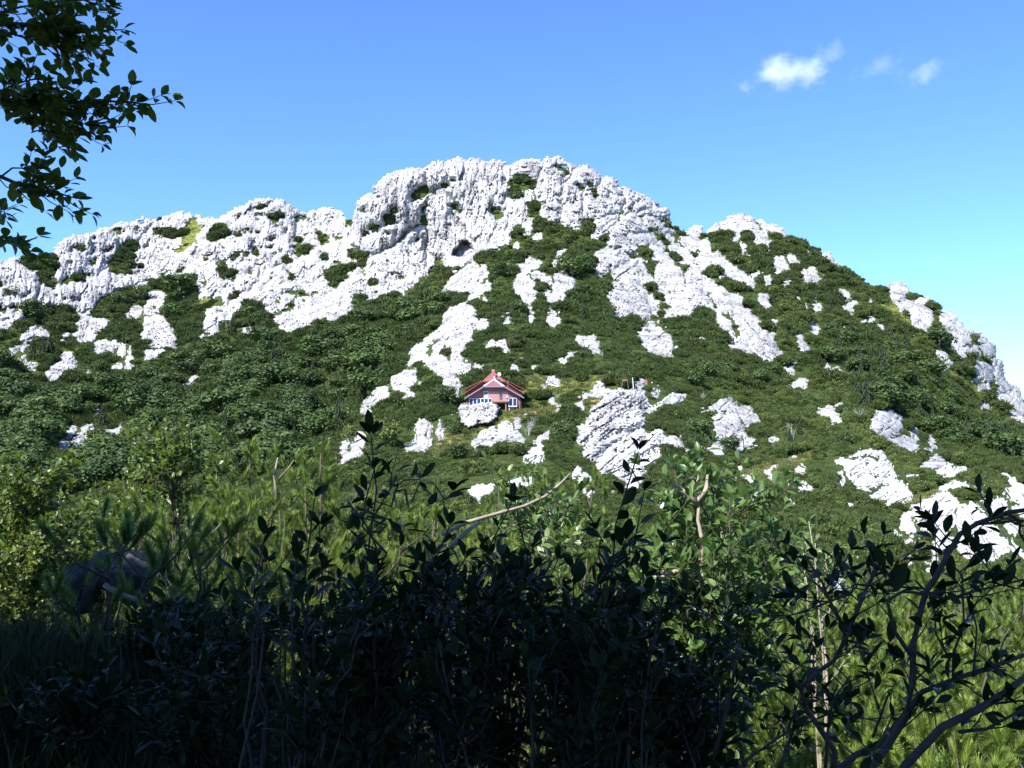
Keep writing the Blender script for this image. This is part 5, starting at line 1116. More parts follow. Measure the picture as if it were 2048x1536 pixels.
def stone_path():
    pts = [(1084, 768), (1090, 775), (1084, 780), (1082, 784), (1090, 788), (1100, 790), (1110, 793), (1116, 796)]
    V = []; rr = random.Random(4); m = MB()
    for (a, b) in zip(pts[:-1], pts[1:]):
        for k in range(6):
            t = k / 6; u = a[0] + (b[0]-a[0])*t + rr.uniform(-1, 1); v = a[1] + (b[1]-a[1])*t + rr.uniform(-.8, .8)
            p = ground_at(np.array(u), np.array(v)); s = rr.uniform(0.1, 0.22)
            x, y, z = p
            q = [(x + rr.uniform(-1.3, 1.3)*s + dx*s, y + dy*s, z + dz*s + 0.1) for dx in (-1, 1) for dy in (-1, 1) for dz in (-1, 1.1)]
            m.add(q, [(0, 1, 3, 2), (4, 6, 7, 5), (0, 4, 5, 1), (2, 3, 7, 6), (0, 2, 6, 4), (1, 5, 7, 3)])
    o = m.build('path_stones', M['rock'], None); tag(o, kind='stuff')
stone_path()

# hikers ------------------------------------------------------------
def person(u, v, D, hpx, top, legs, lab, lean=0.0):
    h = 1.75
    loc = P(u, v, D)
    me = bpy.data.meshes.new('body')
    J = [(0, 0, .53), (0, 0, .66), (0, 0, .80), (0, 0, .86), (0, 0.01, .90), (0, 0.005, .955), (0, 0, .99),
         (.055, 0, .50), (.06, 0, .28), (.06, 0.01, .04), (.06, -.04, .015), (-.055, 0, .50), (-.065, -.02, .28), (-.06, .02, .04), (-.06, -.03, .015),
         (.105, 0, .80), (.13, 0.01, .64), (.12, -.04, .50), (-.105, 0, .80), (-.13, 0.01, .64), (-.10, -.07, .54)]
    E = [(0,1),(1,2),(2,3),(3,4),(4,5),(5,6),(0,7),(7,8),(8,9),(9,10),(0,11),(11,12),(12,13),(13,14),(2,15),(15,16),(16,17),(2,18),(18,19),(19,20)]
    Rr = [.075, .075, .075, .04, .032, .052, .035, .055, .042, .028, .024, .055, .042, .028, .024, .042, .032, .024, .042, .032, .024]
    me.from_pydata([(x * h, y * h, z * h) for x, y, z in J], E, [])
    o = bpy.data.objects.new('person', me); COL.objects.link(o); o.location = loc
    md = o.modifiers.new('skin', 'SKIN'); sv = me.skin_vertices[0].data
    for i, rad in enumerate(Rr): sv[i].radius = (rad * h, rad * h)
    sv[0].use_root = True
    sb = o.modifiers.new('smooth', 'SUBSURF'); sb.levels = 1; sb.render_levels = 1
    m, nt, b = mat_new('clothes_and_skin')
    tc = nt.nodes.new('ShaderNodeTexCoord'); sx = nt.nodes.new('ShaderNodeSeparateXYZ'); nt.links.new(tc.outputs['Object'], sx.inputs[0])
    dv = nt.nodes.new('ShaderNodeMath'); dv.operation = 'DIVIDE'; dv.inputs[1].default_value = h; nt.links.new(sx.outputs[2], dv.inputs[0])
    rp = nt.nodes.new('ShaderNodeValToRGB'); rp.color_ramp.interpolation = 'CONSTANT'; e = rp.color_ramp.elements
    for k in range(3): e.new(0.5)
    for k, (p_, c) in enumerate([(0, (.05, .04, .035)), (.04, legs), (.52, top), (.875, (.45, .27, .2)), (.96, (.05, .03, .02))]): e[k].position = p_; e[k].color = (*c, 1)
    nt.links.new(dv.outputs[0], rp.inputs[0]); nt.links.new(rp.outputs[0], b.inputs['Base Color']); b.inputs['Roughness'].default_value = .8
    me.materials.append(m)
    hm = MB(); hm.tube([(0, .012*h, .945*h), (0, .012*h, .985*h), (0, 0.008*h, 1.02*h)], [.052*h, .058*h, .02*h], 8); hm.build('hair', M['dark'], o)
    return tag(o, lab, 'person', 'hikers on the mountain')
def hikers():
    for (u, v, top, legs, lab) in [
        (873.5, 331, (.04, .05, .12), (.05, .05, .07), 'dark-clad person leftmost on the summit skyline'),
        (886.5, 329, (.03, .04, .10), (.04, .04, .06), 'person in dark clothes second from left on the summit skyline'),
        (1102, 325, (.04, .05, .15), (.05, .05, .08), 'person in blue standing left on the highest point'),
        (1113, 325, (.10, .04, .10), (.05, .05, .07), 'person in dark purple standing right on the highest point'),
        (1367, 465, (.02, .04, .10), (.02, .03, .06), 'lone dark person standing in the saddle before the right-hand knoll'),
        (1292.5, 773, (.55, .10, .05), (.45, .33, .22), 'person in an orange-red top beside the upper tip of the tilted slabs')]:
        D = float(depth(u, min(max(v, skyline(u) + 2), 1200)))
        person(u, v, D - (3.0 if v < 600 else 0.5), 0, top, legs, lab)
hikers()

# clouds -------------------------------------------------------------
def cloud(u, v, wpx, hpx, dens, lab, seed, tilt=0.0):
    D = 2600.0; k = D / F
    me = bpy.data.meshes.new('cloud')
    import bmesh
    bm = bmesh.new(); bmesh.ops.create_icosphere(bm, subdivisions=3, radius=1.0)
    for vt in bm.verts:
        vt.co *= 1 + 0.18 * math.sin(3 * vt.co.x + seed) * math.cos(2 * vt.co.z + seed)
    bm.to_mesh(me); bm.free()
    o = link('cloud', me); o.location = P(u, v, D); o.scale = (wpx * k / 2, hpx * k * 0.7, hpx * k / 2); o.rotation_euler = (0, tilt, 0)
    m = bpy.data.materials.new('cloud_vapour'); m.use_nodes = True; nt = m.node_tree; nt.nodes.clear()
    out = nt.nodes.new('ShaderNodeOutputMaterial'); pv = nt.nodes.new('ShaderNodeVolumePrincipled')
    pv.inputs['Color'].default_value = (1, 1, 1, 1); pv.inputs['Anisotropy'].default_value = -0.3
    tc = nt.nodes.new('ShaderNodeTexCoord'); ln = nt.nodes.new('ShaderNodeVectorMath'); ln.operation = 'LENGTH'
    nt.links.new(tc.outputs['Object'], ln.inputs[0])
    mp = nt.nodes.new('ShaderNodeMapping'); mp.inputs['Scale'].default_value = (1.0, 0.7, 0.55); mp.inputs['Location'].default_value = (seed, seed * 2, 0)
    nt.links.new(tc.outputs['Object'], mp.inputs[0])
    n = nt.nodes.new('ShaderNodeTexNoise'); n.inputs['Scale'].default_value = 1.9; n.inputs['Detail'].default_value = 5; n.inputs['Roughness'].default_value = 0.68
    nt.links.new(mp.outputs[0], n.inputs['Vector'])
    a = nt.nodes.new('ShaderNodeMath'); a.operation = 'MULTIPLY_ADD'; a.inputs[1].default_value = 3.6; nt.links.new(n.outputs[0], a.inputs[0])
    s = nt.nodes.new('ShaderNodeMath'); s.operation = 'MULTIPLY_ADD'; s.inputs[1].default_value = -1.25; s.inputs[2].default_value = -1.05; nt.links.new(ln.outputs['Value'], s.inputs[0])
    nt.links.new(s.outputs[0], a.inputs[2])
    c = nt.nodes.new('ShaderNodeClamp'); nt.links.new(a.outputs[0], c.inputs[0])
    d = nt.nodes.new('ShaderNodeMath'); d.operation = 'MULTIPLY'; d.inputs[1].default_value = dens; nt.links.new(c.outputs[0], d.inputs[0])
    nt.links.new(d.outputs[0], pv.inputs['Density']); nt.links.new(pv.outputs[0], out.inputs['Volume'])
    me.materials.append(m)
    tag(o, lab, 'cloud', 'wispy clouds in the upper right sky')
cloud(1570, 148, 235, 105, 0.020, 'brightest and largest small white cloud in the sky', 1.3, -0.12)
cloud(1668, 108, 85, 85, 0.0065, 'faint wisp just right of the bright cloud', 4.1, -0.3)
cloud(1760, 130, 170, 70, 0.0045, 'faint streak of cloud between the bright cloud and the right wisp', 7.7, -0.4)
cloud(1850, 150, 160, 72, 0.0075, 'thin wispy cloud farthest right', 2.9, -0.3)
# ------------------------------------------------------------------ foreground plants
FR = random.Random(21)
def gz(x, y): return float(near_z(np.array([x]), np.array([y]))[0])

def leaf_mesh(name, L, W, mat, widest=0.55, fold=0.18, curl=0.15, pet=0.12):
    ts = [0, 0.12, 0.32, 0.55, 0.78, 0.93, 1.0]
    V = []; Fc = []
    for i, t in enumerate(ts):
        w = W * 0.5 * (math.sin(math.pi * min(1, t ** (math.log(0.5) / math.log(widest)))) ** 0.8 if 0 < t < 1 else 0.0)
        y = pet * L + t * L * (1 - pet); z = -curl * L * t * t
        V += [(-w, y, z + fold * w * 2), (0, y, z), (w, y, z + fold * w * 2)]
    for i in range(len(ts) - 1):
        a = 3 * i; Fc += [(a, a+1, a+4, a+3), (a+1, a+2, a+5, a+4)]
    n = len(V); r = L * 0.010
    V += [(-r, 0, 0), (r, 0, 0), (r, pet * L * 1.3, 0), (-r, pet * L * 1.3, 0)]; Fc.append((n, n+1, n+2, n+3))
    return np_mesh2(name, V, Fc, mat)
def np_mesh2(name, V, Fc, mat):
    me = bpy.data.meshes.new(name); me.from_pydata(V, [], Fc); me.update()
    me.polygons.foreach_set('use_smooth', [True] * len(me.polygons)); me.materials.append(mat); return me
def variants(name, L, W, mat, n=3, **k):
    return [leaf_mesh(name, L * s, W * s * w, mat, curl=c, fold=f, **k) for s, w, c, f in ((1, 1, 0.12, 0.16), (0.86, 1.1, 0.25, 0.3), (1.1, 0.92, -0.05, 0.1))[:n]]
LV = dict(willow=variants('leaf', 0.078, 0.034, M['willow']), dark=variants('leaf', 0.092, 0.036, M['shade_leaf']), beech=variants('leaf', 0.060, 0.034, M['beech_leaf'], widest=0.48), beech_s=variants('leaf', 0.052, 0.030, M['beech_leaf'], widest=0.48))
def frame(pos_, d, up):
    y = d.normalized(); x = y.cross(up)
    if x.length < 1e-4: x = y.cross(Vector((1, 0, 0)))
    x.normalize(); z = x.cross(y)
    return Matrix(((x.x, y.x, z.x, pos_.x), (x.y, y.y, z.y, pos_.y), (x.z, y.z, z.z, pos_.z), (0, 0, 0, 1)))

class Plant:
    def __init__(s, name, base, label, cat, group=None):
        s.root = empty(name, base, label, cat, group); s.base = Vector(base); s.leaves = []; s.pieces = {}
    def stem(s, pts, r0, r1, mat, name='stem', k=6, lk=None):
        pts = [p - s.base for p in pts]; n = len(pts)
        m = MB(); m.tube(pts, [r0 + (r1 - r0) * i / (n - 1) for i in range(n)], k); return m.build(name, mat, s.root, True)
    def finish(s, piece='leaf', many='leaves', limit=300):
        """the pieces that show largest become parts, the rest one joined part"""
        if not s.leaves: return
        def show(t):
            me, Mx, sc = t; p = Mx.translation
            y = max(p.y, 0.3); u = 1024 + F * p.x / y; v = 880 - F * p.z / y
            inside = -60 < u < 2110 and -60 < v < 1600
            return (0 if inside else -10) + sc / y
        s.leaves.sort(key=show, reverse=True)
        inv = Matrix.Translation(-s.base)
        for me, Mx, sc in s.leaves[:limit]:
            o = bpy.data.objects.new(piece, me); COL.objects.link(o); o.parent = s.root
            o.matrix_basis = inv @ Mx @ Matrix.Scale(sc, 4)
        rest = s.leaves[limit:]
        if rest:
            by = {}
            for me, Mx, sc in rest: by.setdefault(me, []).append(np.array(inv @ Mx @ Matrix.Scale(sc, 4)))
            VV = []; LI = []; LT = []; off = 0; mat = None
            for me, ms in by.items():
                nv = len(me.vertices); co = np.empty(nv * 3, np.float32); me.vertices.foreach_get('co', co); co = np.c_[co.reshape(-1, 3), np.ones(nv)]
                lp = np.empty(len(me.loops), np.int32); me.loops.foreach_get('vertex_index', lp); lt = np.empty(len(me.polygons), np.int32); me.polygons.foreach_get('loop_total', lt)
                A = np.array(ms); V = np.einsum('nij,vj->nvi', A, co)[:, :, :3]
                VV.append(V.reshape(-1, 3)); LI.append((lp[None] + off + (np.arange(len(ms)) * nv)[:, None]).ravel()); LT.append(np.tile(lt, len(ms))); off += nv * len(ms); mat = me.materials[0]
            V = np.concatenate(VV).astype(np.float32); li = np.concatenate(LI).astype(np.int32); lt = np.concatenate(LT).astype(np.int32)
            me = bpy.data.meshes.new(many); me.vertices.add(len(V)); me.vertices.foreach_set('co', V.ravel()); me.loops.add(len(li)); me.loops.foreach_set('vertex_index', li)
            me.polygons.add(len(lt)); me.polygons.foreach_set('loop_start', np.r_[0, np.cumsum(lt)[:-1]].astype(np.int32)); me.polygons.foreach_set('loop_total', lt); me.update(calc_edges=True)
            o = link(many, me, s.root, mat); o['kind'] = 'stuff'

def bez(a, b, bow, n=9):
    mid = (a + b) / 2 + bow
    return [(a * (1-t)**2 + mid * 2*t*(1-t) + b * t*t) for t in [i / (n - 1) for i in range(n)]]
def wiggle(pts, amp):
    return [pts[0]] + [p + Vector((FR.gauss(0, amp), FR.gauss(0, amp), FR.gauss(0, amp))) for p in pts[1:]]
def along(pts, t):
    x = t * (len(pts) - 1); i = min(int(x), len(pts) - 2); return pts[i].lerp(pts[i+1], x - i), (pts[i+1] - pts[i]).normalized()
def leafy(pl, pts, kind, spacing, t0, sc=1.0, spread=0.9, tip=4, flat=0.35):
    """leaves round a twig, closer and smaller towards its tip, with a terminal rosette"""
    L = sum((pts[i+1] - pts[i]).length for i in range(len(pts) - 1)); n = max(2, int(L * (1 - t0) / spacing)); ph = FR.random() * 6
    for k in range(n):
        p, d = along(pts, t0 + (1 - t0) * (k + 0.3 * FR.random()) / n)
        ph += 2.4 + 0.3 * FR.gauss(0, 1)
        a = d.cross(Vector((0.3, 0.1, 1))); a = a.normalized() if a.length > 1e-3 else Vector((1, 0, 0)); b = d.cross(a)
        side = a * math.cos(ph) + b * math.sin(ph)
        dr = d * (1 - 0.6 * spread + 0.2 * FR.random()) + side * spread + Vector((0, 0, 0.15 + 0.2 * FR.gauss(0, 1)))
        up = (Vector((0, 0, 1)) * (1 - flat) + side * -0.2 + Vector((FR.gauss(0, .45), FR.gauss(0, .45), FR.gauss(0, .3))))
        pl.leaves.append((FR.choice(LV[kind]), frame(p, dr, up), sc * FR.uniform(0.6, 1.08)))
    p, d = pts[-1], (pts[-1] - pts[-2]).normalized()
    for k in range(tip):
        ph += 6.28 / tip + FR.gauss(0, .3); a = d.cross(Vector((0.3, 0.1, 1))).normalized(); b = d.cross(a); side = a * math.cos(ph) + b * math.sin(ph)
        pl.leaves.append((FR.choice(LV[kind]), frame(p, d * FR.uniform(0.5, 1.0) + side * FR.uniform(0.3, 0.8), Vector((0, 0, 1)) - side * 0.5 + Vector((FR.gauss(0, .3), FR.gauss(0, .3), 0))), sc * FR.uniform(0.6, 0.95)))

def shrub(name, base, tips, kind, label, cat, group, bark, r0=0.014, spacing=0.03, t0=0.45, sc=1.0, twigs=4, twig_len=0.28, bow=0.25, limit=300, wig=0.008, fork=True):
    pl = Plant(name, base, label, cat, group); b = Vector(base); made = []
    for i, tp in enumerate(tips):
        st = b + Vector((FR.gauss(0, .06), FR.gauss(0, .06), 0))
        if fork and made and FR.random() < 0.65:                         # leave an earlier stem instead of the ground
            src = min(made, key=lambda q: (q[-1] - tp).length); st, _ = along(src, FR.uniform(0.35, 0.62))
        h = tp - st
        pts = wiggle(bez(st, tp, Vector((-h.x * 0.35 + FR.gauss(0, .05), FR.gauss(0, .08), bow * h.length * 0.5)), 10), wig)
        made.append(pts)
        L = (tp - st).length
        pl.stem(pts, max(0.004, r0 * min(1, L / 1.2)), 0.0022, bark)
        leafy(pl, pts, kind, spacing, t0, sc)
        for k in range(twigs):
            p, d = along(pts, FR.uniform(0.45, 0.95)); a = FR.random() * 6.28
            dr = (d * 0.7 + Vector((math.cos(a), math.sin(a), 0.35))).normalized()
            l = twig_len * FR.uniform(0.5, 1.2)
            tw = wiggle([p, p + dr * l * 0.5, p + dr * l + Vector((0, 0, 0.12 * l))], wig * 0.7)
            pl.stem(tw, 0.0035, 0.0016, bark, 'twig', 4); leafy(pl, tw, kind, spacing, 0.1, sc)
    pl.finish(limit=limit); return pl
def jit(u, v, D, du=0, dv=0, dD=0.0):
    return P(u + FR.uniform(-du, du), v + FR.uniform(-dv, dv), D + FR.uniform(-dD, dD))
def base_at(u, D):
    p = P(u, 900, D); return Vector((p.x, p.y, gz(p.x, p.y) - 0.03))

# mountain pines ------------------------------------------------------
def shoot_mesh(seed, n=112, L=0.10, nl=0.052, w=0.0036):
    r = np.random.default_rng(seed); V = []; Fc = []
    V += [(-.004, 0, 0), (.004, 0, 0), (0, 0, L * 0.95)]; Fc.append((0, 1, 2))
    for k in range(n):
        t = (k + r.random()) / n; z = L * (0.1 + 0.9 * t); a = k * 2.399 + 0.4 * r.normal(); op = (1.10 - 0.62 * t) + 0.16 * r.normal()
        d = np.array([math.sin(op)*math.cos(a), math.sin(op)*math.sin(a), math.cos(op)]); s = np.array([-math.sin(a), math.cos(a), 0]) * w
        b = np.array([0, 0, z]); l = nl * (0.75 + 0.4 * r.random()); m = len(V)
        V += [tuple(b - s), tuple(b + s), tuple(b + d * l + np.array([0, 0, 0.10 * l]))]; Fc.append((m, m+1, m+2))
    me = bpy.data.meshes.new('shoot'); me.from_pydata(V, [], Fc); me.materials.append(M['needle']); return me
SH = [shoot_mesh(i) for i in range(4)]
def mugo(u, vtop, D, R, nst, label, group, shoots=150, depth_=0.9, extra=(), inner=190):
    top = P(u, vtop, D); gx, gy = top.x, top.y; base = Vector((gx, gy, gz(gx, gy) - 0.05))
    pl = Plant('dwarf_pine', base, label, 'dwarf pine', group)
    cz = top.z - depth_
    per = max(4, shoots // nst)
    for i in range(nst):
        a = i * 2.4 + FR.random() * 0.8; q = R * (0.25 + 0.75 * math.sqrt((i + 0.5) / nst))
        el = math.sqrt(max(0.02, 1 - (q / R) ** 2 * 0.95))
        tp = Vector((gx + q * math.cos(a), gy + q * math.sin(a) * 0.9, cz + depth_ * el * FR.uniform(0.75, 1.03)))
        st = base + Vector((0.15 * math.cos(a), 0.15 * math.sin(a), 0))
        pts = wiggle(bez(st, tp, Vector(((tp.x - st.x) * 0.4, (tp.y - st.y) * 0.4, -0.15 * (tp.z - st.z))), 9), 0.02)
        pl.stem(pts, 0.020, 0.006, M['bark'], 'branch', 5)
        twigs = [pts]
        for k in range(4):
            p, d = along(pts, FR.uniform(0.55, 0.95)); b = FR.random() * 6.28
            e = p + Vector((math.cos(b), math.sin(b), FR.uniform(0.5, 1.3))) * FR.uniform(0.14, 0.36)
            tw = [p, p.lerp(e, 0.55) + Vector((0, 0, -0.03)), e]; pl.stem(tw, 0.007, 0.004, M['bark'], 'twig', 4); twigs.append(tw)
        for k in range(per):
            if k == 0: p, d = pts[-1], (pts[-1] - pts[-2]).normalized()
            else:
                tw = FR.choice(twigs); p, d = along(tw, 1 - (0.55 if tw is not pts else 0.35) * FR.random() ** 1.5)
            b = FR.random() * 6.28
            dr = d * 0.4 + Vector((0.6 * math.cos(b), 0.6 * math.sin(b), 0.9))
            pl.leaves.append((FR.choice(SH), frame(p, dr, Vector((FR.random(), FR.random(), 0.1))) @ Matrix.Rotation(-math.pi / 2, 4, 'X'), FR.uniform(0.7, 1.2)))
    for k in range(inner):                                     # the inside and the flanks of the bush
        a = FR.random() * 6.28; f = FR.random() ** 0.5; zz = FR.uniform(-1.5, 0.85)
        q = R * 1.05 * f * math.sqrt(max(0.05, 1 - max(0, zz) ** 2))
        p = Vector((gx + q * math.cos(a), gy + q * math.sin(a) * 0.9, cz + depth_ * zz))
        if p.z < gz(p.x, p.y) + 0.05: continue
        pl.leaves.append((FR.choice(SH), frame(p, Vector((0.8 * math.cos(a) * f + FR.gauss(0, .35), 0.8 * math.sin(a) * f + FR.gauss(0, .3), 0.95)), Vector((FR.random(), FR.random(), 0.1))) @ Matrix.Rotation(-math.pi / 2, 4, 'X'), FR.uniform(0.75, 1.25)))
    for poly, r0, r1 in extra:
        pl.stem([P(*q) for q in poly], r0, r1, M['pale_bark'], 'branch', 6)
    pl.finish('shoot', 'needles'); return pl
# ------------------------------------------------------------------ the near hillside
def near_cover():
    n = 7000
    x = rng.uniform(-60, 60, n); y = rng.uniform(11, 74, n)
    k = np.abs(x) < y * 0.62 + 4; x = x[k]; y = y[k]
    z = near_z(x, y)
    s = (0.75 + 0.75 * rng.random(len(x)) ** 2) * np.clip(0.75 + y / 80, 0.8, 1.5)
    scatter('near_shrub_cover', [clump_mugo('near_pine_clump_a', 301), clump_mugo('near_pine_clump_b', 302), clump_bush('near_scrub_clump', 303, M['bush'])], np.stack([x, y, z], 1), s, np.minimum(2, rng.integers(0, 4, len(x)) % 3))
    # grass and leaf litter under the viewpoint
    n = 5200; x = rng.uniform(-4.5, 4.5, n); y = rng.uniform(1.8, 9, n)
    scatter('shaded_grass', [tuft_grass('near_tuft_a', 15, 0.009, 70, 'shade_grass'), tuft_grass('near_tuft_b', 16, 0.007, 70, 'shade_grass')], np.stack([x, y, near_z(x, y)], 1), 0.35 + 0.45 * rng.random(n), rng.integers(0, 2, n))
near_cover()

# sunlit dwarf pines across the middle
MID = [(560,878,8.4,0.75,'tallest sunlit dwarf pine with a pale bare trunk, left of centre'),(452,940,8.2,0.9,'sunlit dwarf pine left of the tallest one, over a bent pale branch'),(375,985,7.4,0.7,'dark-topped dwarf pine beside the leafy sapling'),(655,955,9.0,0.9,'sunlit dwarf pine right of the tallest one'),
       (770,985,9.0,1.0,'sunlit dwarf pine behind the dark upright shrub tip'),(875,1000,9.2,1.0,'sunlit dwarf pine right of the dark upright shrub tip'),(985,1005,9.4,0.9,'sunlit dwarf pine below the grey dead bush'),(1100,935,9.6,0.9,'pointed sunlit dwarf pine below the hut'),(1190,1005,9.6,0.9,'sunlit dwarf pine left of the tilted slabs'),(1275,1045,9.0,0.9,'low sunlit dwarf pine under the tilted slabs'),
       (640,1060,7.6,0.8,'lower sunlit dwarf pine behind dark leaves left of centre'),(560,1040,7.0,0.7,'lower dwarf pine under the tallest one'),(930,1080,7.8,0.9,'lower sunlit dwarf pine in the middle'),(1070,1075,7.6,0.9,'lower sunlit dwarf pine in front of the pale stem'),(1190,1110,7.2,0.9,'lower sunlit dwarf pine beside the grey-green shrub')]
EX = {0: [([(556,1010,8.2),(548,950,8.2),(556,915,8.25)], 0.013, 0.006), ([(556,960,8.2),(578,935,8.15),(588,920,8.1)], 0.009, 0.004)],
      1: [([(404,1125,7.5),(411,1080,7.4),(385,1050,7.4),(362,1025,7.5),(334,998,7.6)], 0.018, 0.009), ([(385,1055,7.4),(372,1058,7.35)], 0.009, 0.006), ([(411,1082,7.4),(425,1065,7.4),(440,1050,7.5)], 0.008, 0.004)]}
for i, (u, v, D, R, lab) in enumerate(MID): mugo(u, v, D, R, 8, lab, 'sunlit dwarf pines in the middle', 150, 0.85, EX.get(i, ()))
RIGHT = [(1480,1165,8.4,1.1,'back-row dwarf pine under the sunlit grey-green shrub'),(1600,1190,8.2,1.0,'back-row dwarf pine below the small broken rock'),(1720,1165,8.6,1.0,'back-row dwarf pine left of the white ribs'),(1845,1165,8.6,1.0,'back-row dwarf pine under the white ribs'),(1965,1150,8.6,1.0,'back-row dwarf pine at the foot of the long ribs'),(2075,1150,8.4,1.0,'back-row dwarf pine cut by the right edge'),
         (1545,1290,6.4,0.9,'middle-row dwarf pine behind the dark forked branch'),(1690,1280,6.4,0.9,'middle-row dwarf pine left of the dark arching stem'),(1835,1275,6.4,0.9,'middle-row dwarf pine right of the dark arching stem'),(1975,1270,6.4,0.9,'middle-row dwarf pine near the right edge'),(2090,1290,6.2,0.9,'middle-row dwarf pine cut by the right edge'),
         (1620,1410,5.0,0.75,'front dwarf pine between the crossing dark branches'),(1770,1400,5.0,0.75,'front dwarf pine under the dark arching stem'),(1915,1400,5.0,0.75,'front dwarf pine below the long dark branches'),(2040,1400,4.9,0.75,'front dwarf pine in the right corner'),(1960,1500,4.1,0.6,'nearest dwarf pine at the bottom right'),(1830,1510,4.1,0.55,'nearest dwarf pine at the bottom edge right of centre')]
for (u, v, D, R, lab) in RIGHT: mugo(u, v, D, R, 8, lab, 'sunlit dwarf pines at lower right', 170, 0.9)

# sunlit leafy shrubs
T = [(1385,917),(1343,925),(1330,985),(1440,932),(1462,985),(1520,1012),(1572,1012),(1556,1060),(1500,1085),(1450,1050),(1328,1050),(1300,1092),(1352,1112),(1585,1075),(1480,1150),(1400,1180),(1330,1205),(1285,1172),(1530,1190),(1440,1240),(1360,1262),(1560,1130),(1420,1110),(1470,1020),(1375,1060)]
w = shrub('broadleaf_shrub', base_at(1400, 5.4), [jit(u, v, 5.4, 6, 6, 0.35) for u, v in T], 'willow', 'sunlit grey-green leafy shrub with pale crooked stems right of centre', 'shrub', None, M['bark'], 0.014, 0.026, 0.45, 1.12, 9, 0.26, 0.2)
for poly in ([(1396,1230,5.3),(1400,1150,5.25),(1405,1080,5.25),(1396,1040,5.3),(1398,1005,5.3),(1395,950,5.35)], [(1402,1145,5.25),(1360,1140,5.2),(1330,1150,5.15),(1312,1165,5.1)], [(1396,1010,5.3),(1372,985,5.3),(1345,968,5.3)], [(1402,1135,5.25),(1420,1118,5.2),(1430,1100,5.2)], [(1400,1005,5.3),(1412,975,5.3),(1415,950,5.35)]):
    w.stem([P(*q) for q in poly], 0.016, 0.007, M['pale_bark'])
shrub('broadleaf_shrub', base_at(1625, 5.0), [jit(u, v, 5.0, 4, 4, 0.1) for u, v in [(1622,1042),(1630,1080),(1605,1100),(1650,1110),(1615,1130)]], 'willow', 'slim leafy sprig standing right of the sunlit grey-green shrub', 'shrub', None, M['pale_bark'], 0.01, 0.03, 0.7, 0.85, 2, 0.15)
w2 = shrub('broadleaf_shrub', base_at(1095, 5.6), [jit(u, v, 5.6, 6, 6, 0.3) for u, v in [(1050,938),(1018,955),(1100,985),(1132,1010),(1072,1020),(1150,1060),(1040,1060),(1110,1090),(1180,1080),(1010,1030)]], 'willow', 'small sunlit leafy shrub with a pale stem below the hut', 'shrub', None, M['bark'], 0.012, 0.03, 0.5, 1.0, 6, 0.2)
w2.stem([P(1103,1130,5.6), P(1098,1085,5.6), P(1100,1040,5.6), P(1098,1005,5.65)], 0.014, 0.008, M['pale_bark'])

# beech bushes at the left
def region_tips(n, f, D, dD):
    out = []
    while len(out) < n:
        u, v = f(); out.append(jit(u, v, D, 0, 0, dD))
    return out
shrub('beech_bush', base_at(30, 7.8), region_tips(32, lambda: (FR.uniform(-60, 110), 940 + 220 * FR.random() ** 1.1), 7.8, 0.5), 'beech_s', 'sunlit beech bush at the left edge of the picture', 'bush', 'beech bushes at left', M['bark'], 0.012, 0.022, 0.4, 1.25, 9, 0.34)
shrub('beech_bush', base_at(165, 8.6), region_tips(26, lambda: (FR.uniform(80, 260), 985 + 200 * FR.random()), 8.6, 0.5), 'beech_s', 'sunlit beech bush above the shaded boulders', 'bush', 'beech bushes at left', M['bark'], 0.012, 0.022, 0.4, 1.25, 9, 0.34)
shrub('beech_bush', base_at(20, 7.2), region_tips(26, lambda: (FR.uniform(-60, 105), 1090 + 150 * FR.random()), 7.2, 0.4), 'beech_s', 'nearest sunlit beech bush left of the shaded boulders', 'bush', 'beech bushes at left', M['bark'], 0.011, 0.024, 0.4, 1.0, 8, 0.28)
shrub('beech_sapling', base_at(350, 6.6), [jit(u, v, 6.6, 4, 4, 0.25) for u, v in [(330,838),(322,850),(345,862),(372,858),(300,880),(318,895),(352,900),(386,905),(290,915),(335,930),(368,945),(300,950),(392,950),(275,975),(330,985),(355,1005),(255,1000)]], 'beech_s', 'tall thin sapling rising above the pines at left', 'sapling', None, M['dark_bark'], 0.012, 0.022, 0.6, 0.95, 8, 0.2)

# shaded shrubs in front ---------------------------------------------------
DK = 'shaded dark shrubs in front'
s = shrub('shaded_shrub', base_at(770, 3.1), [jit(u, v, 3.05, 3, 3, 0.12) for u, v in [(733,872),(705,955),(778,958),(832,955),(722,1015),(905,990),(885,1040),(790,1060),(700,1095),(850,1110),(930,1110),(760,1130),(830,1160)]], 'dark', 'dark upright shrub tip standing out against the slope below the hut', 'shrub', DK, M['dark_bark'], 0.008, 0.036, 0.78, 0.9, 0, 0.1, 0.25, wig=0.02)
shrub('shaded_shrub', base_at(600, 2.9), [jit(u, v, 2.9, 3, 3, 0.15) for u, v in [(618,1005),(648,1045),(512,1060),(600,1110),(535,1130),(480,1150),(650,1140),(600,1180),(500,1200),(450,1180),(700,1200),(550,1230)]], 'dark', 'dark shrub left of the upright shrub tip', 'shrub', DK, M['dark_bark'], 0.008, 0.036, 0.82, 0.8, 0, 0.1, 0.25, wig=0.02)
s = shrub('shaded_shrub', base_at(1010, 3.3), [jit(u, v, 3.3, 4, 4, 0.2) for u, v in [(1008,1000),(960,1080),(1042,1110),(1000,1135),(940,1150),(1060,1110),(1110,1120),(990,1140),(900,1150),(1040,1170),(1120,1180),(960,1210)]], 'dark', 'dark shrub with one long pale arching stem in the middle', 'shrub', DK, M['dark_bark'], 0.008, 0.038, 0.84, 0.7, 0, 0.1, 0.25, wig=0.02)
s.stem([P(885,1068,5.1), P(930,1046,5.2), P(985,1030,5.3), P(1050,1012,5.4), P(1090,993,5.5), P(1118,970,5.6), P(1140,948,5.7)], 0.012, 0.006, M['pale_bark'])
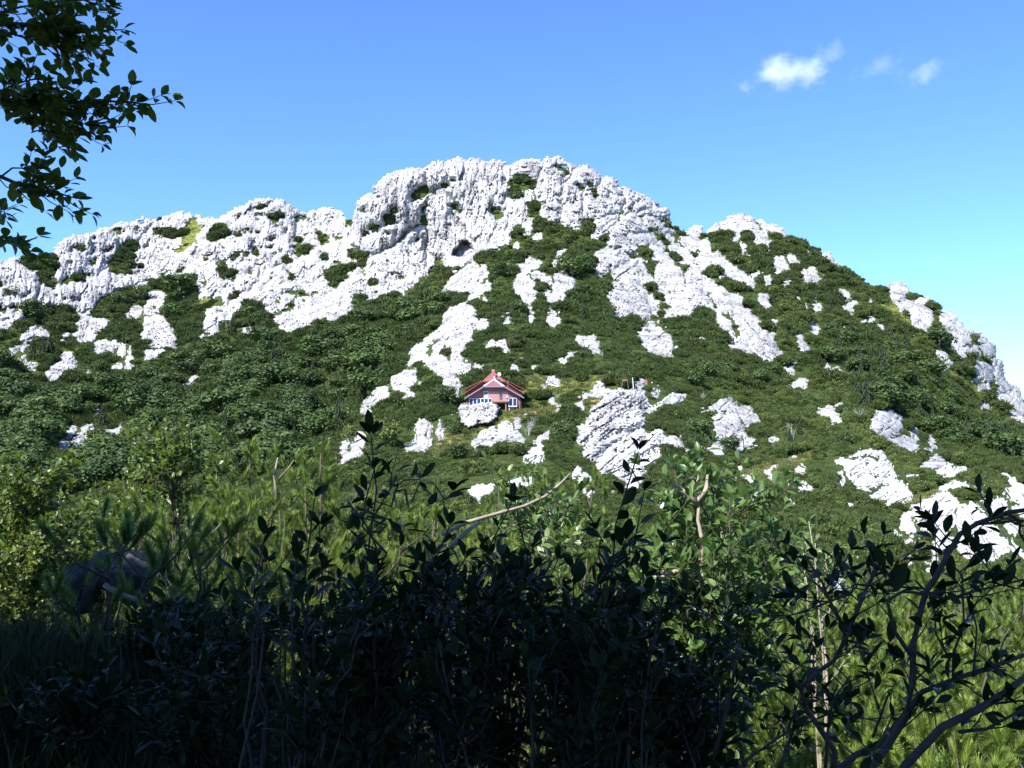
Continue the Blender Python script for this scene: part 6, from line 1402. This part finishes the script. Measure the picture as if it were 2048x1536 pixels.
s.stem([P(900,1095,3.9), P(930,1065,3.95), P(960,1045,4.0)], 0.010, 0.007, M['pale_bark'])
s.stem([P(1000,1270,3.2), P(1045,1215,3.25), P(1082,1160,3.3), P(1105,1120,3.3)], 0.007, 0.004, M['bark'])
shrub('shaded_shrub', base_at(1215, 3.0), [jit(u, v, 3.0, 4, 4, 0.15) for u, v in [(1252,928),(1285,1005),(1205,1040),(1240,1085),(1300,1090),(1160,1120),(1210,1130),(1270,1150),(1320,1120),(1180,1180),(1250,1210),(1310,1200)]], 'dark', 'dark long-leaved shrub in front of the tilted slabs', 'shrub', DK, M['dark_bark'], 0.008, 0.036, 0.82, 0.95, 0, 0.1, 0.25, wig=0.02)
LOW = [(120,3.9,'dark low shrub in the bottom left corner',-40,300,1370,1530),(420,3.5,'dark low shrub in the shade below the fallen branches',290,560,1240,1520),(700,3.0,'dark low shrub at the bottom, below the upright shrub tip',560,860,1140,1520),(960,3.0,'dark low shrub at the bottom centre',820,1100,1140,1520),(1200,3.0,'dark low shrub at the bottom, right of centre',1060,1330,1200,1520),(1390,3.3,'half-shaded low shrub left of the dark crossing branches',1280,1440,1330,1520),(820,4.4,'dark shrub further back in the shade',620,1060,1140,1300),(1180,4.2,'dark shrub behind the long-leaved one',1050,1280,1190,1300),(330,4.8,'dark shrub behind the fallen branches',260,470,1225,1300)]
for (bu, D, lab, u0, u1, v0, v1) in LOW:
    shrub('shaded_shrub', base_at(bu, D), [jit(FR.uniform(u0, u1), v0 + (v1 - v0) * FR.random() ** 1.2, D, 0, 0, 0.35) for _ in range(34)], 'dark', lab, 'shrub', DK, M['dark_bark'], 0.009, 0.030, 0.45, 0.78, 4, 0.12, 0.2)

# the bare-branched shrub at lower right (stems measured on the photograph)
def bough(pts): return [P(1300 + x / 2.738, 1000 + y / 2.738, D) for x, y, D in pts]
BR = Plant('bare_branched_shrub', Vector((1.05, 2.0, gz(1.05, 2.0))), 'dark shrub with long bare arching branches at lower right', 'shrub')
bl = [
 ([(1150,1620,2.0),(1220,1468,2.0),(1300,1360,2.0),(1390,1180,2.0),(1430,1000,2.02),(1450,800,2.03),(1480,620,2.05),(1510,500,2.05),(1570,410,2.06),(1630,300,2.07),(1700,190,2.08),(1800,130,2.1),(1960,75,2.1),(2080,50,2.12)], .0085, .0045),
 ([(980,1620,2.1),(1040,1468,2.1),(1130,1400,2.1),(1260,1330,2.1),(1400,1160,2.1),(1500,1060,2.1),(1700,980,2.12),(1850,930,2.15),(2080,830,2.2)], .0075, .0045),
 ([(1330,1560,1.9),(1400,1440,1.9),(1600,1250,1.9),(1800,1150,1.92),(1950,1050,1.95),(2100,940,2.0)], .009, .006),
 ([(1000,1480,2.2),(1020,1380,2.2),(920,1230,2.2),(870,1140,2.2),(840,1040,2.2),(900,970,2.2),(1000,880,2.2),(1080,720,2.2),(1130,600,2.2),(1190,470,2.2),(1270,310,2.2)], .007, .0035),
 ([(1080,720,2.2),(1000,600,2.2),(960,500,2.2),(940,450,2.2),(850,300,2.2)], .0045, .0022),
 ([(1430,850,2.03),(1340,720,2.02),(1290,600,2.0),(1300,550,2.0),(1400,505,2.0),(1540,520,2.0),(1640,550,2.0),(1800,490,2.0),(2060,430,2.0)], .0045, .002),
 ([(1660,970,2.1),(1670,850,2.1),(1720,680,2.1),(1700,420,2.1),(1690,380,2.1)], .0032, .0016), ([(1645,880,2.1),(1570,720,2.1),(1555,600,2.1)], .003, .0015),
 ([(1690,1270,2.0),(1850,1250,2.0),(1950,1190,2.0),(2080,1140,2.0)], .004, .0022), ([(1960,75,2.1),(2020,120,2.1),(2020,180,2.1),(2060,260,2.1)], .004, .002), ([(1800,130,2.1),(1900,118,2.08),(1990,112,2.08),(2080,150,2.08)], .0035, .002),
 ([(1770,970,2.1),(1775,850,2.1),(1780,700,2.1),(1745,530,2.1)], .003, .0014), ([(1220,1300,2.05),(1300,1050,2.05),(1330,1200,2.05)], .003, .002), ([(840,1040,2.2),(760,985,2.2),(730,960,2.2)], .0035, .002),
 ([(1830,1120,1.95),(1900,1110,1.95),(2080,1090,1.95)], .003, .0018), ([(1190,470,2.2),(1120,465,2.2),(1090,510,2.2),(880,590,2.25),(700,650,2.3)], .003, .0014),
 ([(700,1500,2.6),(735,1400,2.6),(780,1250,2.6),(790,1120,2.6)], .006, .003), ([(350,1400,2.7),(400,1200,2.7),(440,1050,2.7),(470,900,2.7),(495,740,2.7),(380,660,2.7),(200,560,2.7)], .006, .002), ([(470,900,2.7),(440,860,2.7),(410,790,2.7)], .003, .0015), ([(960,1480,2.4),(975,1280,2.4),(1000,1100,2.4),(1100,960,2.4)], .0045, .002), ([(500,1440,2.5),(640,1330,2.5),(760,1250,2.5),(1000,1150,2.5),(1250,1220,2.5)], .0035, .0018)]
boughs = []
for pts, r0, r1 in bl:
    q = bough(pts); q = [q[0]] + [p + Vector((FR.gauss(0, .0022), FR.gauss(0, .004), FR.gauss(0, .0022))) for p in q[1:]]
    boughs.append(q); BR.stem(q, r0, r1, M['dark_bark'], 'branch', 7)
# leafy side twigs: dense towards the left, sparse at right as in the photograph
for i, q in enumerate(boughs):
    for k in range({0: 9, 1: 9, 2: 5, 3: 16, 4: 7, 5: 9, 15: 8, 16: 9, 17: 14, 19: 8, 20: 9}.get(i, 3)):
        p, d = along(q, FR.uniform(0.12, 0.97)); a = FR.random() * 6.28
        e = p + (d * 0.5 + Vector((math.cos(a), 0.5 * math.sin(a), 0.35))).normalized() * FR.uniform(0.05, 0.16)
        tw = [p, p.lerp(e, .5) + Vector((0, 0, -.006)), e]; BR.stem(tw, .0018, .001, M['dark_bark'], 'twig', 4)
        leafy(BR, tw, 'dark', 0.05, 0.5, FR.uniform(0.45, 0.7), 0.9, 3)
BR.finish()

mugo(318, 1048, 5.2, 0.42, 6, 'shaded dwarf pine hanging over the dark boulders', None, 90, 0.5, (), 60)
# boulders and fallen branches in the shade
def near_rock(u, v, D, w, h, label, seed, nm='boulder'):
    import bmesh
    bm = bmesh.new(); bmesh.ops.create_icosphere(bm, subdivisions=4, radius=1.0); k = D / F
    co = np.array([vt.co[:] for vt in bm.verts])
    r = np.random.default_rng(seed)
    pl = r.normal(size=(16, 3)); pl /= np.linalg.norm(pl, axis=1)[:, None]; cut = 0.62 + 0.25 * r.random(16)
    dd = co @ pl.T; fac = np.min(np.where(dd > cut, cut / np.maximum(dd, 1e-6), 1.0), axis=1)
    fac = fac * (1 + 0.13 * fbm2(co[:, 0] * 3 + co[:, 2] * 2 + seed, co[:, 1] * 3 - co[:, 2], 4, seed))
    for vt, f in zip(bm.verts, fac): vt.co *= f
    me = bpy.data.meshes.new(nm); bm.to_mesh(me); bm.free()
    o = link(nm, me, None, M['rock_shade']); o.location = P(u, v, D); o.scale = (w * k / 2 * 1.15, w * k / 2, h * k / 2 * 1.2); o.rotation_euler = (0, 0, seed * 1.3)
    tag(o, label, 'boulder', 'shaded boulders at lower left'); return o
near_rock(160, 1172, 5.6, 85, 95, 'shaded angular boulder leftmost in the dark foreground', 3)
near_rock(205, 1140, 5.9, 60, 65, 'shaded boulder wedged between the two largest ones', 5)
near_rock(262, 1158, 5.7, 115, 100, 'broad shaded boulder under the dark pine twigs', 8)
near_rock(268, 1345, 4.6, 125, 60, 'low flat shaded stone in the bottom left grass', 11)
near_rock(365, 1395, 4.3, 120, 90, 'pale shaded stone nearest the bottom edge at left', 14)
near_rock(735, 1275, 5.4, 40, 34, 'small sunlit stone glimpsed through the dark leaves', 17)
def fallen(pts, r0, r1, lab):
    m = MB(); q = [P(*p) for p in pts]; b = q[0]; m.tube([p - b for p in wiggle(q, 0.006)], [r0 + (r1 - r0) * i / (len(q) - 1) for i in range(len(q))], 7)
    o = m.build('fallen_branch', M['pale_bark'], None, True); o.location = b; tag(o, lab, 'branch', 'fallen branches in the shade')
fallen([(208,1168,5.2),(228,1180,5.2),(252,1196,5.2),(285,1205,5.2),(320,1212,5.2),(352,1213,5.2),(384,1207,5.2)], .015, .008, 'thick pale fallen branch lying below the shaded boulders')
fallen([(250,1092,5.3),(268,1108,5.3),(288,1119,5.3),(310,1121,5.3),(330,1118,5.3)], .009, .005, 'thin pale fallen branch beside the broad shaded boulder')
fallen([(300,1102,5.3),(312,1112,5.3),(328,1120,5.3)], .011, .007, 'short pale broken branch stub above the fallen branches')
fallen([(352,1225,5.1),(354,1208,5.1),(366,1195,5.1)], .010, .006, 'short forked end standing on the thick fallen branch')

# ------------------------------------------------------------------ the trees whose shade covers the foreground, and added ones that block sky light
def shade_crown(seed, n=2600, size=0.17):
    r = np.random.default_rng(seed); bl = []
    for k in range(16):
        d = r.normal(size=3); d /= np.linalg.norm(d); c = d * 0.62 * np.array([1, 1, 0.8])
        bl.append(leaf_cloud(n // 16, (0.42, 0.42, 0.34), c, size, 0.6, 0.7, seed * 50 + k))
    return cloud_mesh('crown', bl, M['beech_leaf'])
CR = [shade_crown(i + 1) for i in range(2)]
def shade_tree(x, y, zc, rx, rz, label, crown, name='beech_tree'):
    z0 = gz(x, y); r = empty(name, (x, y, z0), label, 'beech tree', 'beech trees behind the viewpoint')
    b = MB(); b.tube([(0, 0, -0.2), (0.05, 0, (zc - z0) * 0.5), (0, 0.05, zc - z0), (0.05, 0, zc - z0 + rz * 0.8)], [0.16, 0.13, 0.08, 0.02], 8)
    for k in range(7):
        a = k * 0.9; b.tube([(0, 0, (zc - z0) * (0.55 + 0.06 * k)), (rx * 0.6 * math.cos(a), rx * 0.6 * math.sin(a), (zc - z0) * (0.8 + 0.06 * k))], [0.05, 0.015], 5)
    b.build('trunk', M['bark'], r, True)
    c = link('crown', crown, r); c.location = (0, 0, zc - z0); c.scale = (rx, rx, rz); c.rotation_euler = (0, 0, x + y)
    return r
SP = [(-4.6, 0.9, 3.3, 1.9, 1.9), (-5.5, 2.1, 3.2, 1.5, 2.2), (-2.95, -0.35, 3.3, 1.75, 1.9), (-1.45, -1.75, 3.2, 1.7, 1.9), (0.15, -2.9, 3.2, 1.75, 1.9), (1.7, -4.1, 3.2, 1.8, 1.9)]
for i, (x, y, zc, rx, rz) in enumerate(SP[1:]): shade_tree(x, y, zc, rx, rz, 'beech tree standing behind the viewpoint and shading the foreground', CR[i % 2])
for i, (x, y) in enumerate([(-7.5, -5.5), (-3.5, -7.5), (1.5, -8.5), (6.5, -7.5), (-10.5, -1.0), (9.5, -3.5)]): shade_tree(x, y, 5.0, 3.2, 4.2, 'taller unseen beech tree added behind the viewpoint to block sky light', CR[i % 2])  # unseen trees added at the back for sky occlusion
for i, (x, y) in enumerate([(5.6, 2.6), (7.5, 6.5), (4.2, -1.2)]): shade_tree(x, y, 3.2, 2.3, 3.6, 'unseen beech tree added right of the viewpoint to block sky light', CR[i % 2])  # out-of-view trees added only to darken the foreground from the right
# the beech at the left whose branches hang into the picture
BT = Plant('beech_tree', Vector((-4.6, 0.9, gz(-4.6, 0.9))), 'beech tree whose leafy branches hang into the top left corner', 'beech tree')
m = MB(); h = 3.3 - BT.base.z
m.tube([(0, 0, -0.2), (0.08, 0, h * 0.4), (0, 0.05, h), (0.05, 0, h + 1.4)], [0.15, 0.12, 0.08, 0.02], 9); m.build('trunk', M['bark'], BT.root, True)
for (x, y, z, s) in ((0, 0, h, 1.9), (1.55, 1.45, h - 0.25, 0.95), (2.7, 0.2, h - 0.55, 1.05), (3.9, -0.6, h - 0.5, 1.0)):  # smaller outer crowns are added out of view to cut light from above
    c = link('crown', CR[0], BT.root); c.location = (x, y, z); c.scale = (s, s, s if s > 1.5 else s * 0.65)
def hang(pts, r0, r1, dens, tw, twl=0.12, sc=1.0):
    q = wiggle([P(u, v, D) for u, v, D in pts], 0.006); BT.stem(q, r0, r1, M['bark'], 'branch', 6); leafy(BT, q, 'beech', 0.036, 0.5, sc * 1.1, 0.9, 3)
    for (t0, t1, n) in tw:
        for k in range(n):
            p, d = along(q, FR.uniform(t0, t1)); a = FR.random() * 6.28
            e = p + (d * 0.9 + Vector((0.5 * math.cos(a), 0.9 * math.sin(a), 0.55 * math.cos(a * 1.7)))).normalized() * twl * FR.uniform(0.5, 1.3)
            w = [p, p.lerp(e, .5) + Vector((0, 0, -.01)), e]; BT.stem(w, .003, .0012, M['bark'], 'twig', 4); leafy(BT, w, 'beech', dens * 0.85, 0.1, sc * 1.1, 0.9, 3)
st = (-700, -30, 3.0)
hang([st, (-300, 20, 3.5), (-60, 42, 3.8), (60, 50, 3.8), (130, 66, 3.8), (190, 62, 3.8), (245, 52, 3.8)], .016, .002, 0.035, [(0.36, 0.72, 30), (0.8, 0.97, 3)])
hang([(-60, 42, 3.8), (40, 75, 3.75), (120, 92, 3.75), (205, 88, 3.75)], .005, .002, 0.035, [(0.15, 0.75, 18)])
hang([(-60, 42, 3.8), (40, 10, 3.85), (120, 8, 3.85), (190, 2, 3.85)], .005, .002, 0.035, [(0.1, 0.9, 16)])
hang([(-500, 60, 3.2), (-200, 150, 3.6), (-20, 195, 3.75), (60, 205, 3.75), (120, 212, 3.75), (190, 200, 3.75), (240, 204, 3.75), (286, 208, 3.75)], .014, .002, 0.034, [(0.28, 0.60, 38), (0.68, 0.8, 4), (0.86, 0.97, 3)])
hang([(-20, 195, 3.75), (50, 235, 3.7), (105, 262, 3.7), (148, 288, 3.7)], .005, .002, 0.034, [(0.1, 0.85, 18)])
hang([(30, 205, 3.8), (110, 240, 3.8), (170, 246, 3.8), (214, 246, 3.8)], .004, .0015, 0.04, [(0.3, 0.8, 8)], 0.11)
hang([(-20, 190, 3.75), (30, 165, 3.7), (70, 158, 3.7), (92, 178, 3.7)], .004, .0015, 0.036, [(0.1, 0.9, 10)], 0.12)
hang([(-400, 240, 3.2), (-120, 320, 3.6), (0, 355, 3.7), (50, 370, 3.7), (90, 380, 3.7), (125, 392, 3.7), (152, 402, 3.7)], .010, .002, 0.036, [(0.28, 0.62, 11), (0.62, 0.8, 3)], 0.13)
hang([(0, 355, 3.7), (25, 335, 3.7), (50, 338, 3.7), (80, 338, 3.7)], .004, .0015, 0.04, [(0.2, 0.8, 4)], 0.09)
hang([(-400, 400, 3.3), (-100, 470, 3.7), (0, 480, 3.75), (20, 487, 3.75), (44, 487, 3.75)], .008, .002, 0.04, [(0.5, 0.9, 4)], 0.09)
hang([(-200, 400, 3.5), (-60, 425, 3.7), (-10, 425, 3.7), (12, 424, 3.7)], .005, .0015, 0.05, [(0.6, 0.9, 2)], 0.07)
BT.finish()
